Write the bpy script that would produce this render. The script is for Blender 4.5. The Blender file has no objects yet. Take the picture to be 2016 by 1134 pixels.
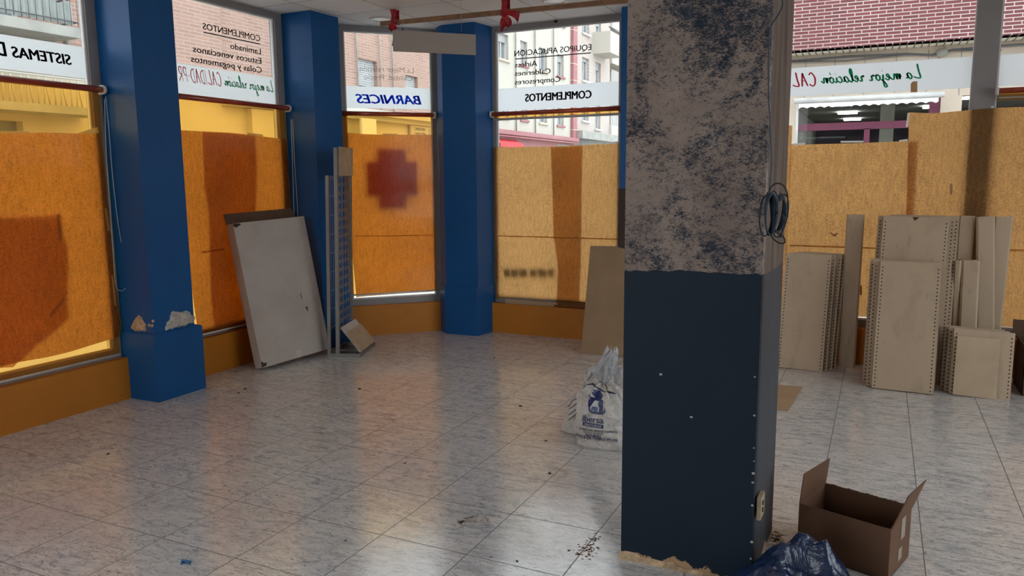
import bpy, bmesh, math, random
from mathutils import Vector, Matrix, noise
from mathutils.bvhtree import BVHTree
random.seed(7)
C = bpy.context.scene.collection
scn = bpy.context.scene
R = math.radians

# ------------------------------------------------------------------ camera
W, H, F = 2016.0, 1134.0, 1507.5
PITCH, YAW, ROLL, CH = R(8.2), R(25.69), R(0.486), 1.5
fw = Vector((-math.sin(YAW)*math.cos(PITCH), math.cos(YAW)*math.cos(PITCH), -math.sin(PITCH)))
rt = Vector((math.cos(YAW), math.sin(YAW), 0)); up = rt.cross(fw)
rt = rt*math.cos(ROLL) - up*math.sin(ROLL); up = rt.cross(fw)
EYE = Vector((0, 0, CH))
cam = bpy.data.cameras.new('camera'); cam.sensor_width = 36; cam.lens = 36*F/W; cam.clip_start = .05; cam.clip_end = 300
co = bpy.data.objects.new('camera', cam); C.objects.link(co)
m3 = Matrix((rt, up, -fw)).transposed(); co.matrix_world = Matrix.Translation(EYE) @ m3.to_4x4()
scn.camera = co

# ------------------------------------------------------------------ sky, exposure
world = bpy.data.worlds.new('overcast'); scn.world = world; world.use_nodes = True
wb = world.node_tree.nodes['Background']; wb.inputs[0].default_value = (.90, .95, 1.0, 1); wb.inputs[1].default_value = 1.45
vs = scn.view_settings; vs.view_transform = 'Standard'; vs.look = 'None'; vs.gamma = 1; vs.use_curve_mapping = False; vs.exposure = 1.32

# ------------------------------------------------------------------ helpers
def ray(x, y): return fw + rt*((x-W/2)/F) - up*((y-H/2)/F)
def atx(x, y, X): d = ray(x, y); return EYE + d*(X/d.x)
def aty(x, y, Y): d = ray(x, y); return EYE + d*(Y/d.y)
def atz(x, y, Z=0): d = ray(x, y); return EYE + d*((Z-CH)/d.z)
def atc(x, y, c): d = ray(x, y); return EYE + d*(c/(-d.x+d.y))      # planes -x+y=c, parallel to the corner window

def wl(o):
    v = Vector((0, 0, 0))
    while o: v += o.location; o = o.parent
    return v
def empty(name, loc, label=None, cat=None, group=None, kind=None, rot=None):
    o = bpy.data.objects.new(name, None); C.objects.link(o); o.location = loc; o.empty_display_size = .1
    if rot is not None: o.rotation_euler = rot
    return tag(o, label, cat, group, kind)
def tag(o, label=None, cat=None, group=None, kind=None):
    if label: o['label'] = label
    if cat: o['category'] = cat
    if group: o['group'] = group
    if kind: o['kind'] = kind
    return o
def build(name, bm, mats, parent=None, local=False, smooth=False, label=None):
    me = bpy.data.meshes.new(name)
    if parent is not None and not local: bmesh.ops.translate(bm, vec=-wl(parent), verts=bm.verts[:])
    bm.to_mesh(me); bm.free()
    for m in (mats if isinstance(mats, (list, tuple)) else [mats]): me.materials.append(m)
    if smooth:
        for p in me.polygons: p.use_smooth = True
    o = bpy.data.objects.new(name, me); C.objects.link(o)
    if parent is not None: o.parent = parent
    if label: o['label'] = label
    return o
def build_base(name, bm, mats, **k):
    """a top-level mesh whose origin sits at the middle of its base"""
    vs_ = [v.co for v in bm.verts]
    c = Vector(((min(v.x for v in vs_)+max(v.x for v in vs_))/2, (min(v.y for v in vs_)+max(v.y for v in vs_))/2, min(v.z for v in vs_)))
    bmesh.ops.translate(bm, vec=-c, verts=bm.verts[:])
    o = build(name, bm, mats, **k); o.location = c; return o
def nb(): return bmesh.new()
def box(bm, a, b, M=None, mi=0, bev=0):
    a = Vector(a); b = Vector(b)
    t = bmesh.new() if bev else bm
    vs_ = []
    for x in (a.x, b.x):
        for y in (a.y, b.y):
            for z in (a.z, b.z):
                vs_.append(t.verts.new((x, y, z)))
    for f in ((0,1,3,2),(4,6,7,5),(0,4,5,1),(2,3,7,6),(0,2,6,4),(1,5,7,3)):
        fc = t.faces.new([vs_[i] for i in f]); fc.material_index = mi
    if bev:
        bmesh.ops.recalc_face_normals(t, faces=t.faces)
        bmesh.ops.bevel(t, geom=t.edges[:], offset=bev, segments=2, affect='EDGES', profile=.6)
        if M: bmesh.ops.transform(t, matrix=M, verts=t.verts[:])
        for f in t.faces: f.material_index = mi
        me = bpy.data.meshes.new('t'); t.to_mesh(me); t.free(); bm.from_mesh(me); bpy.data.meshes.remove(me)
    elif M: bmesh.ops.transform(bm, matrix=M, verts=vs_)
    return bm
def prism(bm, pts, z0, z1, mi=0):
    lo = [bm.verts.new((p[0], p[1], z0)) for p in pts]; hi = [bm.verts.new((p[0], p[1], z1)) for p in pts]
    n = len(pts)
    fs = [bm.faces.new(lo[::-1]), bm.faces.new(hi)]
    for i in range(n): fs.append(bm.faces.new((lo[i], lo[(i+1) % n], hi[(i+1) % n], hi[i])))
    for f in fs: f.material_index = mi
    bmesh.ops.recalc_face_normals(bm, faces=fs); return bm
def slab(bm, pts, off, mi=0):
    """a flat 3-D polygon given its thickness along off"""
    off = Vector(off)
    lo = [bm.verts.new(Vector(p)) for p in pts]; hi = [bm.verts.new(Vector(p)+off) for p in pts]; n = len(pts)
    fs = [bm.faces.new(lo[::-1]), bm.faces.new(hi)]
    for i in range(n): fs.append(bm.faces.new((lo[i], lo[(i+1) % n], hi[(i+1) % n], hi[i])))
    for f in fs: f.material_index = mi
    bmesh.ops.recalc_face_normals(bm, faces=fs); return bm
def tube(bm, pts, r, seg=8, cap=True, mi=0):
    pts = [Vector(p) for p in pts]; rings = []; n = len(pts); prev = None
    for i, p in enumerate(pts):
        t = (pts[min(i+1, n-1)]-pts[max(i-1, 0)]).normalized()
        if prev is None:
            a = Vector((0, 0, 1)) if abs(t.z) < .9 else Vector((1, 0, 0)); u = t.cross(a).normalized()
        else: u = (prev - t*prev.dot(t)).normalized()
        prev = u; v = t.cross(u); rr = r[i] if isinstance(r, (list, tuple)) else r
        rings.append([bm.verts.new(p+(u*math.cos(2*math.pi*k/seg)+v*math.sin(2*math.pi*k/seg))*rr) for k in range(seg)])
    for i in range(n-1):
        for k in range(seg):
            f = bm.faces.new((rings[i][k], rings[i][(k+1) % seg], rings[i+1][(k+1) % seg], rings[i+1][k])); f.material_index = mi; f.smooth = True
    if cap:
        bm.faces.new(rings[0][::-1]).material_index = mi; bm.faces.new(rings[-1]).material_index = mi
    return bm
def smooth_path(P, n=8, closed=False):
    P = [Vector(p) for p in P]; out = []; N = len(P)
    for i in range(N if closed else N-1):
        g = lambda k: P[k % N] if closed else P[max(0, min(N-1, k))]
        p0, p1, p2, p3 = g(i-1), g(i), g(i+1), g(i+2)
        for k in range(n):
            t = k/n; out.append(.5*((2*p1)+(-p0+p2)*t+(2*p0-5*p1+4*p2-p3)*t*t+(-p0+3*p1-3*p2+p3)*t**3))
    out.append(P[0] if closed else P[-1]); return out

# ------------------------------------------------------------------ materials
MATS = {}
class NT:
    def __init__(s, name):
        s.m = bpy.data.materials.new(name); s.m.use_nodes = True; s.t = s.m.node_tree; s.t.nodes.clear()
        s.out = s.t.nodes.new('ShaderNodeOutputMaterial'); s.tc = None
    def n(s, ty, **k):
        o = s.t.nodes.new('ShaderNode'+ty)
        for a, b in k.items():
            if a.startswith('i_'):
                key = a[2:]; key = int(key) if key.isdigit() else key.replace('_', ' ')
                s.set(o.inputs[key], b)
            else: setattr(o, a, b)
        return o
    def set(s, inp, v):
        if isinstance(v, bpy.types.NodeSocket): s.t.links.new(v, inp)
        elif isinstance(v, bpy.types.Node): s.t.links.new(v.outputs[0], inp)
        else:
            if hasattr(inp, 'default_value') and not isinstance(inp.default_value, (float, int)) and len(inp.default_value) == 4 and len(v) == 3: v = (*v, 1)
            inp.default_value = v
    def coords(s, scale=(1, 1, 1), rot=(0, 0, 0), loc=(0, 0, 0), world_=True):
        if world_: src = s.n('NewGeometry').outputs['Position']
        else: src = s.n('TexCoord').outputs['Object']
        mp = s.n('Mapping'); s.set(mp.inputs[0], src); mp.inputs['Scale'].default_value = scale; mp.inputs['Rotation'].default_value = rot; mp.inputs['Location'].default_value = loc
        return mp.outputs[0]
    def noise(s, vec, sc, det=4, rough=.55, dist=0):
        o = s.n('TexNoise'); s.set(o.inputs['Vector'], vec); o.inputs['Scale'].default_value = sc; o.inputs['Detail'].default_value = det
        o.inputs['Roughness'].default_value = rough; o.inputs['Distortion'].default_value = dist; return o.outputs[0]
    def ramp(s, fac, stops, interp='LINEAR'):
        o = s.n('ValToRGB'); s.set(o.inputs[0], fac); e = o.color_ramp; e.interpolation = interp
        while len(e.elements) < len(stops): e.elements.new(.5)
        for k, (p, c) in enumerate(stops):
            e.elements[k].position = p; c = (c, c, c) if isinstance(c, (int, float)) else c; e.elements[k].color = (*c, 1)
        return o.outputs[0]
    def mix(s, fac, a, b, mode='MIX'):
        o = s.n('Mix', data_type='RGBA', blend_type=mode); s.set(o.inputs[0], fac); s.set(o.inputs[6], a); s.set(o.inputs[7], b); return o.outputs[2]
    def math(s, op, a, b=0.0, c=None):
        o = s.n('Math', operation=op); s.set(o.inputs[0], a); s.set(o.inputs[1], b)
        if c is not None: s.set(o.inputs[2], c)
        return o.outputs[0]
    def sep(s, vec):
        o = s.n('SeparateXYZ'); s.set(o.inputs[0], vec); return o.outputs
    def bump(s, h, strength=.3, dist=.01):
        o = s.n('Bump'); s.set(o.inputs['Height'], h); o.inputs['Strength'].default_value = strength; o.inputs['Distance'].default_value = dist; return o.outputs[0]
    def bsdf(s, col, rough=.5, metal=0, normal=None, spec=None, coat=0):
        o = s.n('BsdfPrincipled'); s.set(o.inputs['Base Color'], col); s.set(o.inputs['Roughness'], rough); s.set(o.inputs['Metallic'], metal)
        if normal is not None: s.set(o.inputs['Normal'], normal)
        if spec is not None: o.inputs['Specular IOR Level'].default_value = spec
        if coat: o.inputs['Coat Weight'].default_value = coat; o.inputs['Coat Roughness'].default_value = .15
        return o.outputs[0]
    def end(s, sh): s.set(s.out.inputs[0], sh); return s.m
def srgb(r, g, b):
    f = lambda c: (c/255/12.92) if c/255 <= .04045 else ((c/255+.055)/1.055)**2.4
    return (f(r), f(g), f(b))
def plain(name, col, rough=.5, metal=0, var=.12, sc=6, bumpv=0, bsc=60, spec=None, coat=0, world_=False):
    if name in MATS: return MATS[name]
    N = NT(name); v = N.coords(world_=world_)
    n = N.noise(v, sc, 5)
    c = N.mix(N.ramp(n, [(.3, 0.0), (.7, 1.0)]), tuple(x*(1-var) for x in col), tuple(min(1, x*(1+var)) for x in col))
    nr = N.bump(N.noise(v, bsc, 4), bumpv, .004) if bumpv else None
    MATS[name] = N.end(N.bsdf(c, rough, metal, nr, spec, coat)); return MATS[name]

def m_floor():
    N = NT('marbled_tile'); v = N.coords(loc=(3.9132+.414*20, -2.5283+.414*20, 0))
    br = N.n('TexBrick', offset=0.0, squash=1.0); N.set(br.inputs['Vector'], v)
    br.inputs['Scale'].default_value = 1; br.inputs['Brick Width'].default_value = .414; br.inputs['Row Height'].default_value = .414
    br.inputs['Mortar Size'].default_value = .0022; br.inputs['Mortar Smooth'].default_value = .2; br.inputs['Bias'].default_value = 0
    br.inputs['Color1'].default_value = (0, 0, 0, 1); br.inputs['Color2'].default_value = (1, 1, 1, 1)
    tile = br.outputs['Color']; mort = br.outputs['Fac']
    # streaky veins
    sh = N.n('VectorMath', operation='MULTIPLY_ADD'); N.set(sh.inputs[0], tile); N.set(sh.inputs[1], (3.0, 5.0, 0)); N.set(sh.inputs[2], v)
    mp = N.n('Mapping'); N.set(mp.inputs[0], sh.outputs[0]); mp.inputs['Rotation'].default_value = (0, 0, R(-38)); mp.inputs['Scale'].default_value = (1.0, 2.9, 1)
    n1 = N.noise(mp.outputs[0], 7, 8, .62, 1.6); n2 = N.noise(mp.outputs[0], 22, 6, .7, 2.2); n3 = N.noise(v, 1.3, 3)
    base = N.ramp(n1, [(.32, (.38, .39, .42)), (.47, (.62, .615, .61)), (.62, (.76, .735, .71))])
    vein = N.ramp(n2, [(.40, (.30, .32, .36)), (.465, (1, 1, 1))])
    c = N.mix(.75, base, vein, 'MULTIPLY')
    c = N.mix(N.ramp(n3, [(.35, 0.0), (.7, .35)]), c, (.62, .55, .48))
    c = N.mix(mort, c, (.10, .09, .085))
    rough = N.ramp(N.noise(v, 3.0, 4), [(.35, .11), (.7, .19)])
    rough = N.mix(mort, rough, (.8, .8, .8))
    h = N.math('SUBTRACT', N.math('MULTIPLY', N.noise(v, 170, 3, .6), .35), N.math('MULTIPLY', mort, 1.0))
    return N.end(N.bsdf(c, rough, 0, N.bump(h, .24, .0020), 1.0))
def m_paint_wall(name, col, rough=.42, var=.1, spec=.4):
    N = NT(name); v = N.coords(); n = N.noise(v, 2.2, 5); n2 = N.noise(v, 90, 2)
    c = N.mix(N.ramp(n, [(.3, 0.0), (.7, 1.0)]), tuple(x*(1-var) for x in col), tuple(x*(1+var) for x in col))
    sp = N.ramp(N.noise(v, 24, 3, .5), [(.735, 0.0), (.75, 1.0)])
    c = N.mix(sp, c, tuple(x*.45 for x in col))
    return N.end(N.bsdf(c, rough, 0, N.bump(n2, .12, .003), spec))
def m_ceiling():
    N = NT('ceiling_tile'); v = N.coords(loc=(3.79+.5467*20, -5.56+.5467*30, 0))
    br = N.n('TexBrick', offset=0.0, squash=1.0); N.set(br.inputs['Vector'], v)
    br.inputs['Scale'].default_value = 1; br.inputs['Brick Width'].default_value = .5467; br.inputs['Row Height'].default_value = .5467
    br.inputs['Mortar Size'].default_value = .007; br.inputs['Mortar Smooth'].default_value = 0.0
    br.inputs['Color1'].default_value = (.78, .76, .75, 1); br.inputs['Color2'].default_value = (.72, .70, .69, 1); br.inputs['Mortar'].default_value = (.42, .41, .41, 1)
    c = N.mix(N.ramp(N.noise(v, 300, 2), [(.34, .35), (.44, 0.0)]), br.outputs['Color'], (.5, .49, .48))
    h = N.math('SUBTRACT', N.math('MULTIPLY', N.noise(v, 300, 2), .3), br.outputs['Fac'])
    return N.end(N.bsdf(c, .85, 0, N.bump(h, .4, .004)))
def m_post():
    N = NT('stripped_and_navy_paint'); v = N.coords(); s = N.sep(v)
    wob = N.math('MULTIPLY', N.math('SUBTRACT', N.noise(v, 7, 4), .5), .05)
    upm = N.math('GREATER_THAN', N.math('ADD', s[2], wob), 1.152)
    # stripped plaster with clinging blue-black flecks
    big = N.noise(v, 3.4, 5, .62, .5); mid = N.noise(N.coords(scale=(1, 1, 1.5)), 26, 7, .78, .6); fine = N.noise(N.coords(scale=(1.6, 1.6, 3.4)), 75, 7, .8, .8)
    f = N.math('ADD', N.math('MULTIPLY', big, .46), N.math('ADD', N.math('MULTIPLY', mid, .44), N.math('MULTIPLY', fine, .62)))
    fl = N.ramp(f, [(.742, 0.0), (.775, .55), (.83, 1.0)])
    hi = N.math('MULTIPLY', N.math('SUBTRACT', s[2], 1.15), .02)
    plas = N.mix(N.ramp(N.noise(v, 5, 6), [(.3, 0.0), (.7, 1.0)]), (.26, .195, .165), (.38, .295, .25))
    fc = N.mix(N.noise(v, 9, 3), (.010, .016, .028), (.028, .048, .078))
    upc = N.mix(fl, plas, fc)
    # lower navy coat, chipped to plaster at the foot
    foot = N.math('ADD', s[2], N.math('MULTIPLY', N.math('SUBTRACT', N.noise(v, 11, 6, .65), .5), .16))
    chip = N.math('LESS_THAN', foot, .022)
    dots = N.ramp(N.noise(v, 26, 2, .4), [(.775, 0.0), (.782, 1.0)])
    lo = N.mix(N.noise(v, 2.5, 4), (.006, .014, .027), (.009, .019, .034))
    lo = N.mix(dots, lo, (.25, .27, .28)); lo = N.mix(chip, lo, (.42, .26, .15))
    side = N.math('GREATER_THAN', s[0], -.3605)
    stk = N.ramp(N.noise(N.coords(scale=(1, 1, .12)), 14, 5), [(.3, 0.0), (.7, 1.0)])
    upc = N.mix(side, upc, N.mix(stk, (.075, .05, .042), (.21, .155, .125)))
    lo = N.mix(N.math('MULTIPLY', side, N.math('SUBTRACT', 1.0, chip)), lo, N.mix(stk, (.038, .042, .052), (.055, .058, .068)))  # greyer side face: reflection off the glossy navy painted into the colour
    c = N.mix(upm, lo, upc)
    r = N.mix(upm, (.55, .55, .55), (.85, .85, .85))
    h = N.math('MULTIPLY', upm, N.math('ADD', N.math('MULTIPLY', fine, .6), N.math('MULTIPLY', mid, .5)))
    return N.end(N.bsdf(c, r, 0, N.bump(h, .55, .006), .22))
def m_paper(name, trans=(.84, .46, .165), dif=(.34, .21, .10), tf=.60):
    N = NT(name); v = N.coords(); n = N.noise(v, 110, 5, .7); n2 = N.noise(v, 2.6, 4); n3 = N.noise(N.coords(scale=(1, 1, .22)), 55, 3)
    k = N.ramp(N.math('ADD', N.math('MULTIPLY', n, .75), N.math('MULTIPLY', n3, .25)), [(.36, .50), (.5, .92), (.64, 1.22)])
    k2 = N.ramp(n2, [(.3, .86), (.7, 1.06)])
    t = N.mix(1.0, N.mix(1.0, trans, k, 'MULTIPLY'), k2, 'MULTIPLY')
    d = N.n('BsdfDiffuse'); N.set(d.inputs[0], N.mix(.6, dif, k, 'MULTIPLY')); T = N.n('BsdfTranslucent'); N.set(T.inputs[0], t)
    nr = N.bump(N.noise(v, 9, 4), .25, .01); N.set(d.inputs['Normal'], nr)
    mx = N.n('MixShader'); mx.inputs[0].default_value = tf; N.set(mx.inputs[1], d); N.set(mx.inputs[2], T); return N.end(mx.outputs[0])
def m_film(name, col, haze=.06, hz=(.8, .35, .05)):
    N = NT(name); t = N.n('BsdfTransparent'); N.set(t.inputs[0], col)
    T = N.n('BsdfTranslucent'); N.set(T.inputs[0], hz); m1 = N.n('MixShader'); m1.inputs[0].default_value = haze; N.set(m1.inputs[1], t); N.set(m1.inputs[2], T)
    D = N.n('BsdfDiffuse'); N.set(D.inputs[0], (.55, .36, .26)); m3_ = N.n('MixShader'); m3_.inputs[0].default_value = haze*.9; N.set(m3_.inputs[1], m1.outputs[0]); N.set(m3_.inputs[2], D); m1 = m3_
    g = N.n('BsdfGlossy'); g.inputs['Roughness'].default_value = .12; N.set(g.inputs[0], (1, 1, 1)); m2 = N.n('MixShader'); m2.inputs[0].default_value = .012
    N.set(m2.inputs[1], m1.outputs[0]); N.set(m2.inputs[2], g); return N.end(m2.outputs[0])
def m_glass():
    N = NT('window_glass'); t = N.n('BsdfTransparent'); N.set(t.inputs[0], (.97, .985, .98))
    g = N.n('BsdfGlossy'); g.inputs['Roughness'].default_value = .01; fr = N.n('Fresnel'); fr.inputs[0].default_value = 1.3
    m = N.n('MixShader'); N.set(m.inputs[0], N.math('MULTIPLY', fr.outputs[0], .7)); N.set(m.inputs[1], t); N.set(m.inputs[2], g); return N.end(m.outputs[0])
def m_vinyl(name, trans, dif, tf=.7):
    N = NT(name); d = N.n('BsdfDiffuse'); N.set(d.inputs[0], dif); T = N.n('BsdfTranslucent'); N.set(T.inputs[0], trans)
    m = N.n('MixShader'); m.inputs[0].default_value = tf; N.set(m.inputs[1], d); N.set(m.inputs[2], T); return N.end(m.outputs[0])
def m_plastic_clear(name='clear_plastic'):
    N = NT(name); v = N.coords(); n = N.noise(v, 22, 4, .6, 1.5)
    t = N.n('BsdfTransparent'); N.set(t.inputs[0], (.96, .96, .97)); d = N.bsdf((.82, .82, .85), .22, 0, N.bump(n, .9, .02), .8)
    T = N.n('BsdfTranslucent'); N.set(T.inputs[0], (.85, .85, .88)); m1 = N.n('MixShader'); m1.inputs[0].default_value = .35; N.set(m1.inputs[1], d); N.set(m1.inputs[2], T)
    m = N.n('MixShader'); N.set(m.inputs[0], N.ramp(n, [(.35, .45), (.65, .85)])); N.set(m.inputs[1], t); N.set(m.inputs[2], m1.outputs[0]); return N.end(m.outputs[0])
def m_brick(name, c1, c2, mortar, bw, rh, ms, axis, rough=.85):
    N = NT(name); p = N.n('NewGeometry').outputs['Position']; s = N.sep(p)
    cb = N.n('CombineXYZ')
    N.set(cb.inputs[0], N.math('ADD', s[0] if axis == 'x' else s[1], 50.0)); N.set(cb.inputs[1], N.math('ADD', s[2], 20.0))
    br = N.n('TexBrick'); N.set(br.inputs['Vector'], cb.outputs[0]); br.inputs['Scale'].default_value = 1
    br.inputs['Brick Width'].default_value = bw; br.inputs['Row Height'].default_value = rh; br.inputs['Mortar Size'].default_value = ms; br.inputs['Mortar Smooth'].default_value = .1
    N.set(br.inputs['Color1'], c1); N.set(br.inputs['Color2'], c2); N.set(br.inputs['Mortar'], mortar); br.inputs['Bias'].default_value = 0
    c = N.mix(N.ramp(N.noise(p, 1.5, 4), [(.3, 0.0), (.7, .3)]), br.outputs['Color'], tuple(x*.8 for x in c1))
    return N.end(N.bsdf(c, rough, 0, N.bump(N.math('SUBTRACT', 1.0, br.outputs['Fac']), .4, .006)))
def m_shelf():
    N = NT('cream_shelf_steel'); v = N.coords(); n = N.noise(N.coords(scale=(1, 1, .45)), 6.5, 5, .6, .6); n2 = N.noise(v, 40, 4)
    c = N.mix(N.ramp(n, [(.25, 0.0), (.50, 1.0)]), (.42, .315, .22), (.53, .395, .275))
    c = N.mix(N.ramp(N.noise(N.coords(scale=(2, 2, .7)), 7, 5, .6), [(.62, 0.0), (.78, .45)]), c, (.19, .155, .125))
    c = N.mix(N.ramp(n2, [(.7, 0.0), (.78, .5)]), c, (.17, .11, .08))
    return N.end(N.bsdf(c, .5, 0, None, .4))
def m_card(name, a, b, rough=.8):
    N = NT(name); v = N.coords(world_=False); n = N.noise(v, 4, 5); w = N.n('TexWave', bands_direction='X'); N.set(w.inputs[0], v); w.inputs['Scale'].default_value = 60
    c = N.mix(N.ramp(n, [(.3, 0.0), (.7, 1.0)]), a, b); return N.end(N.bsdf(c, rough, 0, N.bump(w.outputs[1], .06, .002), .3))
def m_sack():
    N = NT('white_woven_sack'); v = N.coords(world_=False); n = N.noise(v, 12, 5, .6, 1.2)
    c = N.mix(N.ramp(n, [(.35, 0.0), (.65, 1.0)]), (.60, .545, .50), (.74, .69, .65))
    return N.end(N.bsdf(c, .38, 0, N.bump(N.noise(v, 13, 5, .6, 2.0), 1.0, .035), .5))
def m_bag():
    N = NT('blue_bag_plastic'); v = N.coords(world_=False)
    return N.end(N.bsdf((.004, .017, .065), .22, 0, N.bump(N.noise(v, 11, 4, .55, 1.4), .55, .03), .8))
def m_emit(name, col, s):
    N = NT(name); e = N.n('Emission'); N.set(e.inputs[0], col); e.inputs[1].default_value = s; return N.end(e.outputs[0])
def m_carton():
    N = NT('white_carton'); v = N.coords(world_=False)
    c = N.mix(N.ramp(N.noise(v, 3.2, 5), [(.35, 0.0), (.65, 1.0)]), (.42, .36, .32), (.50, .44, .395))
    c = N.mix(N.ramp(N.noise(v, 9, 6, .6), [(.67, 0.0), (.72, .6)]), c, (.38, .31, .27))
    return N.end(N.bsdf(c, .6, 0, N.bump(N.noise(v, 5, 4), .2, .01), .35))

FLOOR = m_floor(); CEIL = m_ceiling(); POST = m_post()
BLUE = m_paint_wall('blue_wall_paint', (.004, .082, .26), .42, .06, .3)
KERB = m_paint_wall('mustard_wall_paint', (.48, .165, .010), .5)
CREAM = m_paint_wall('grey_white_wall', (.42, .40, .38), .8)
ALU = plain('grey_aluminium', (.27, .25, .25), .42, .0, .05, spec=.5, world_=True)
ALUW = plain('white_aluminium', (.68, .67, .66), .4, 0, .05, world_=True)
GLASS = m_glass(); PAPER = m_paper('kraft_paper'); AMBER = m_film('amber_blind_film', (1.0, .60, .15))
ROLL = plain('rolled_amber_film', (.40, .05, .012), .2, 0, .2, spec=.8)
WHITEP = plain('white_plastic', (.62, .60, .58), .35)
TAPE = m_vinyl('white_tape', (.9, .9, .88), (.8, .79, .77), .55)
TAPEB = m_vinyl('brown_tape', (.75, .5, .25), (.52, .38, .25), .5)
VINYL = m_vinyl('white_vinyl', (.95, .98, 1.0), (.80, .84, .88), .86)
INK = plain('black_vinyl', (.012, .012, .015), .5); INKG = plain('grey_vinyl', (.065, .062, .060), .5); INKB = m_vinyl('blue_vinyl', (.02, .10, .80), (.01, .04, .5), .8)
INKR = m_vinyl('red_vinyl', (.50, .02, .04), (.3, .01, .02), .7); INKGR = m_vinyl('green_vinyl', (.01, .25, .11), (.005, .2, .08), .7); INKF = m_film('faint_grey_vinyl', (.50, .49, .49), .04, (.4, .4, .4)); 
SHELF = m_shelf(); HOLE = plain('dark_hole', (.02, .017, .014), .8)
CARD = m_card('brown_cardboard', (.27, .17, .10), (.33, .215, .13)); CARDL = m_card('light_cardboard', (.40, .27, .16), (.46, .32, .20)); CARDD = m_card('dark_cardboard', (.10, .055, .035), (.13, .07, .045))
SACK = m_sack(); CLEAR = m_plastic_clear(); BAG = m_bag(); CARTON = m_carton()
RED = plain('red_ribbon', (.36, .006, .014), .4, var=.3, sc=30, bumpv=.4); WOOD = plain('batten_wood', (.23, .115, .055), .6, var=.25, sc=12)
BOARD = plain('taupe_board', (.31, .255, .22), .55, var=.03); GREYM = plain('grey_rack_steel', (.20, .19, .18), .42, .2)
WIRE = plain('pale_wire', (.40, .42, .46), .35, .5); PLASTER = plain('bare_plaster', (.48, .45, .40), .9, var=.25, sc=30, bumpv=.8, bsc=40); PLASTERB = plain('ochre_plaster', (.52, .36, .22), .9, var=.4, sc=30, bumpv=.8, bsc=40)
CABLE = plain('blue_black_cable', (.012, .03, .05), .4); BLACK = plain('black_rubber', (.01, .01, .01), .6)
LEATHER = plain('beige_leather', (.42, .31, .20), .55, var=.18, sc=14, bumpv=.6, bsc=26); GREYT = plain('grey_sample', (.42, .40, .40), .35)
NAVYP = plain('navy_print', (.012, .018, .10), .4)

# ------------------------------------------------------------------ planes of the three glazed walls
class Plane:
    def __init__(s, o, U, N): s.o = Vector(o); s.U = Vector(U).normalized(); s.N = Vector(N).normalized()
    def p(s, u, z, off=0): return s.o + s.U*u + s.N*off + Vector((0, 0, z))
    def px(s, x, y, off=0):
        d = ray(x, y); t = ((s.o+s.N*off-EYE).dot(s.N))/d.dot(s.N); q = EYE+d*t
        return ((q-s.o).dot(s.U), q.z)
LEFT = Plane((-4.74, 0, 0), (0, 1, 0), (1, 0, 0))
CORN = Plane((-5.233, 5.233, 0), (1, 1, 0), (1, -1, 0))
BACK = Plane((0, 6.672, 0), (1, 0, 0), (0, -1, 0))
def pbox(bm, pl, u0, u1, z0, z1, n0, n1, mi=0):
    vs_ = [bm.verts.new(pl.p(u, z, n)) for u in (u0, u1) for z in (z0, z1) for n in (n0, n1)]
    fs = [bm.faces.new([vs_[i] for i in f]) for f in ((0,1,3,2),(4,6,7,5),(0,4,5,1),(2,3,7,6),(0,2,6,4),(1,5,7,3))]
    for f in fs: f.material_index = mi
    bmesh.ops.recalc_face_normals(bm, faces=fs); return bm

# ------------------------------------------------------------------ room shell
CZ = 2.9
def struct(name, bm, m, parent=None, **k):
    o = build(name, bm, m, parent, **k)
    if parent is None: o['kind'] = 'structure'
    return o
b = nb(); prism(b, [(-4.9, -3.4), (3.6, -3.4), (3.6, 6.8), (-3.85, 6.8), (-4.9, 5.75)], -.1, 0); struct('floor', b, FLOOR)
b = nb(); prism(b, [(-4.95, -3.4), (3.6, -3.4), (3.6, 6.86), (-3.9, 6.86), (-4.95, 5.8)], CZ, CZ+.35); struct('ceiling', b, CEIL)
b = nb(); prism(b, [(-4.84, -3.3), (-4.645, -3.3), (-4.645, 5.687), (-4.84, 5.60)], 0, .29); wl_ = struct('wall_left', b, KERB)
b = nb(); box(b, (-4.84, .9, .29), (-4.645, 1.3, CZ)); box(b, (-4.84, -3.3, .29), (-4.645, -2.4, CZ)); struct('wall_piers', b, CREAM, wl_)
b = nb(); prism(b, [(-4.84, 5.60), (-4.645, 5.687), (-3.755, 6.577), (-3.84, 6.77)], 0, .29); struct('wall_corner', b, KERB)
b = nb(); prism(b, [(-3.84, 6.77), (-3.755, 6.577), (3.5, 6.577), (3.5, 6.77)], 0, .29); wb_ = struct('wall_back', b, KERB)
b = nb(); box(b, (2.4, 6.577, .29), (3.5, 6.77, CZ)); struct('wall_pier', b, CREAM, wb_)
b = nb(); box(b, (3.4, -3.3, 0), (3.6, 6.77, .29)); box(b, (3.4, 5.6, .29), (3.6, 6.77, CZ)); box(b, (3.4, -3.3, .29), (3.6, .8, CZ)); struct('wall_right', b, CREAM)
b = nb(); box(b, (-4.84, -3.4, 0), (3.6, -3.2, .29)); box(b, (-4.84, -3.4, .29), (-4.2, -3.2, CZ)); box(b, (-1.2, -3.4, .29), (3.6, -3.2, CZ)); struct('wall_rear', b, CREAM)

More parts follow.
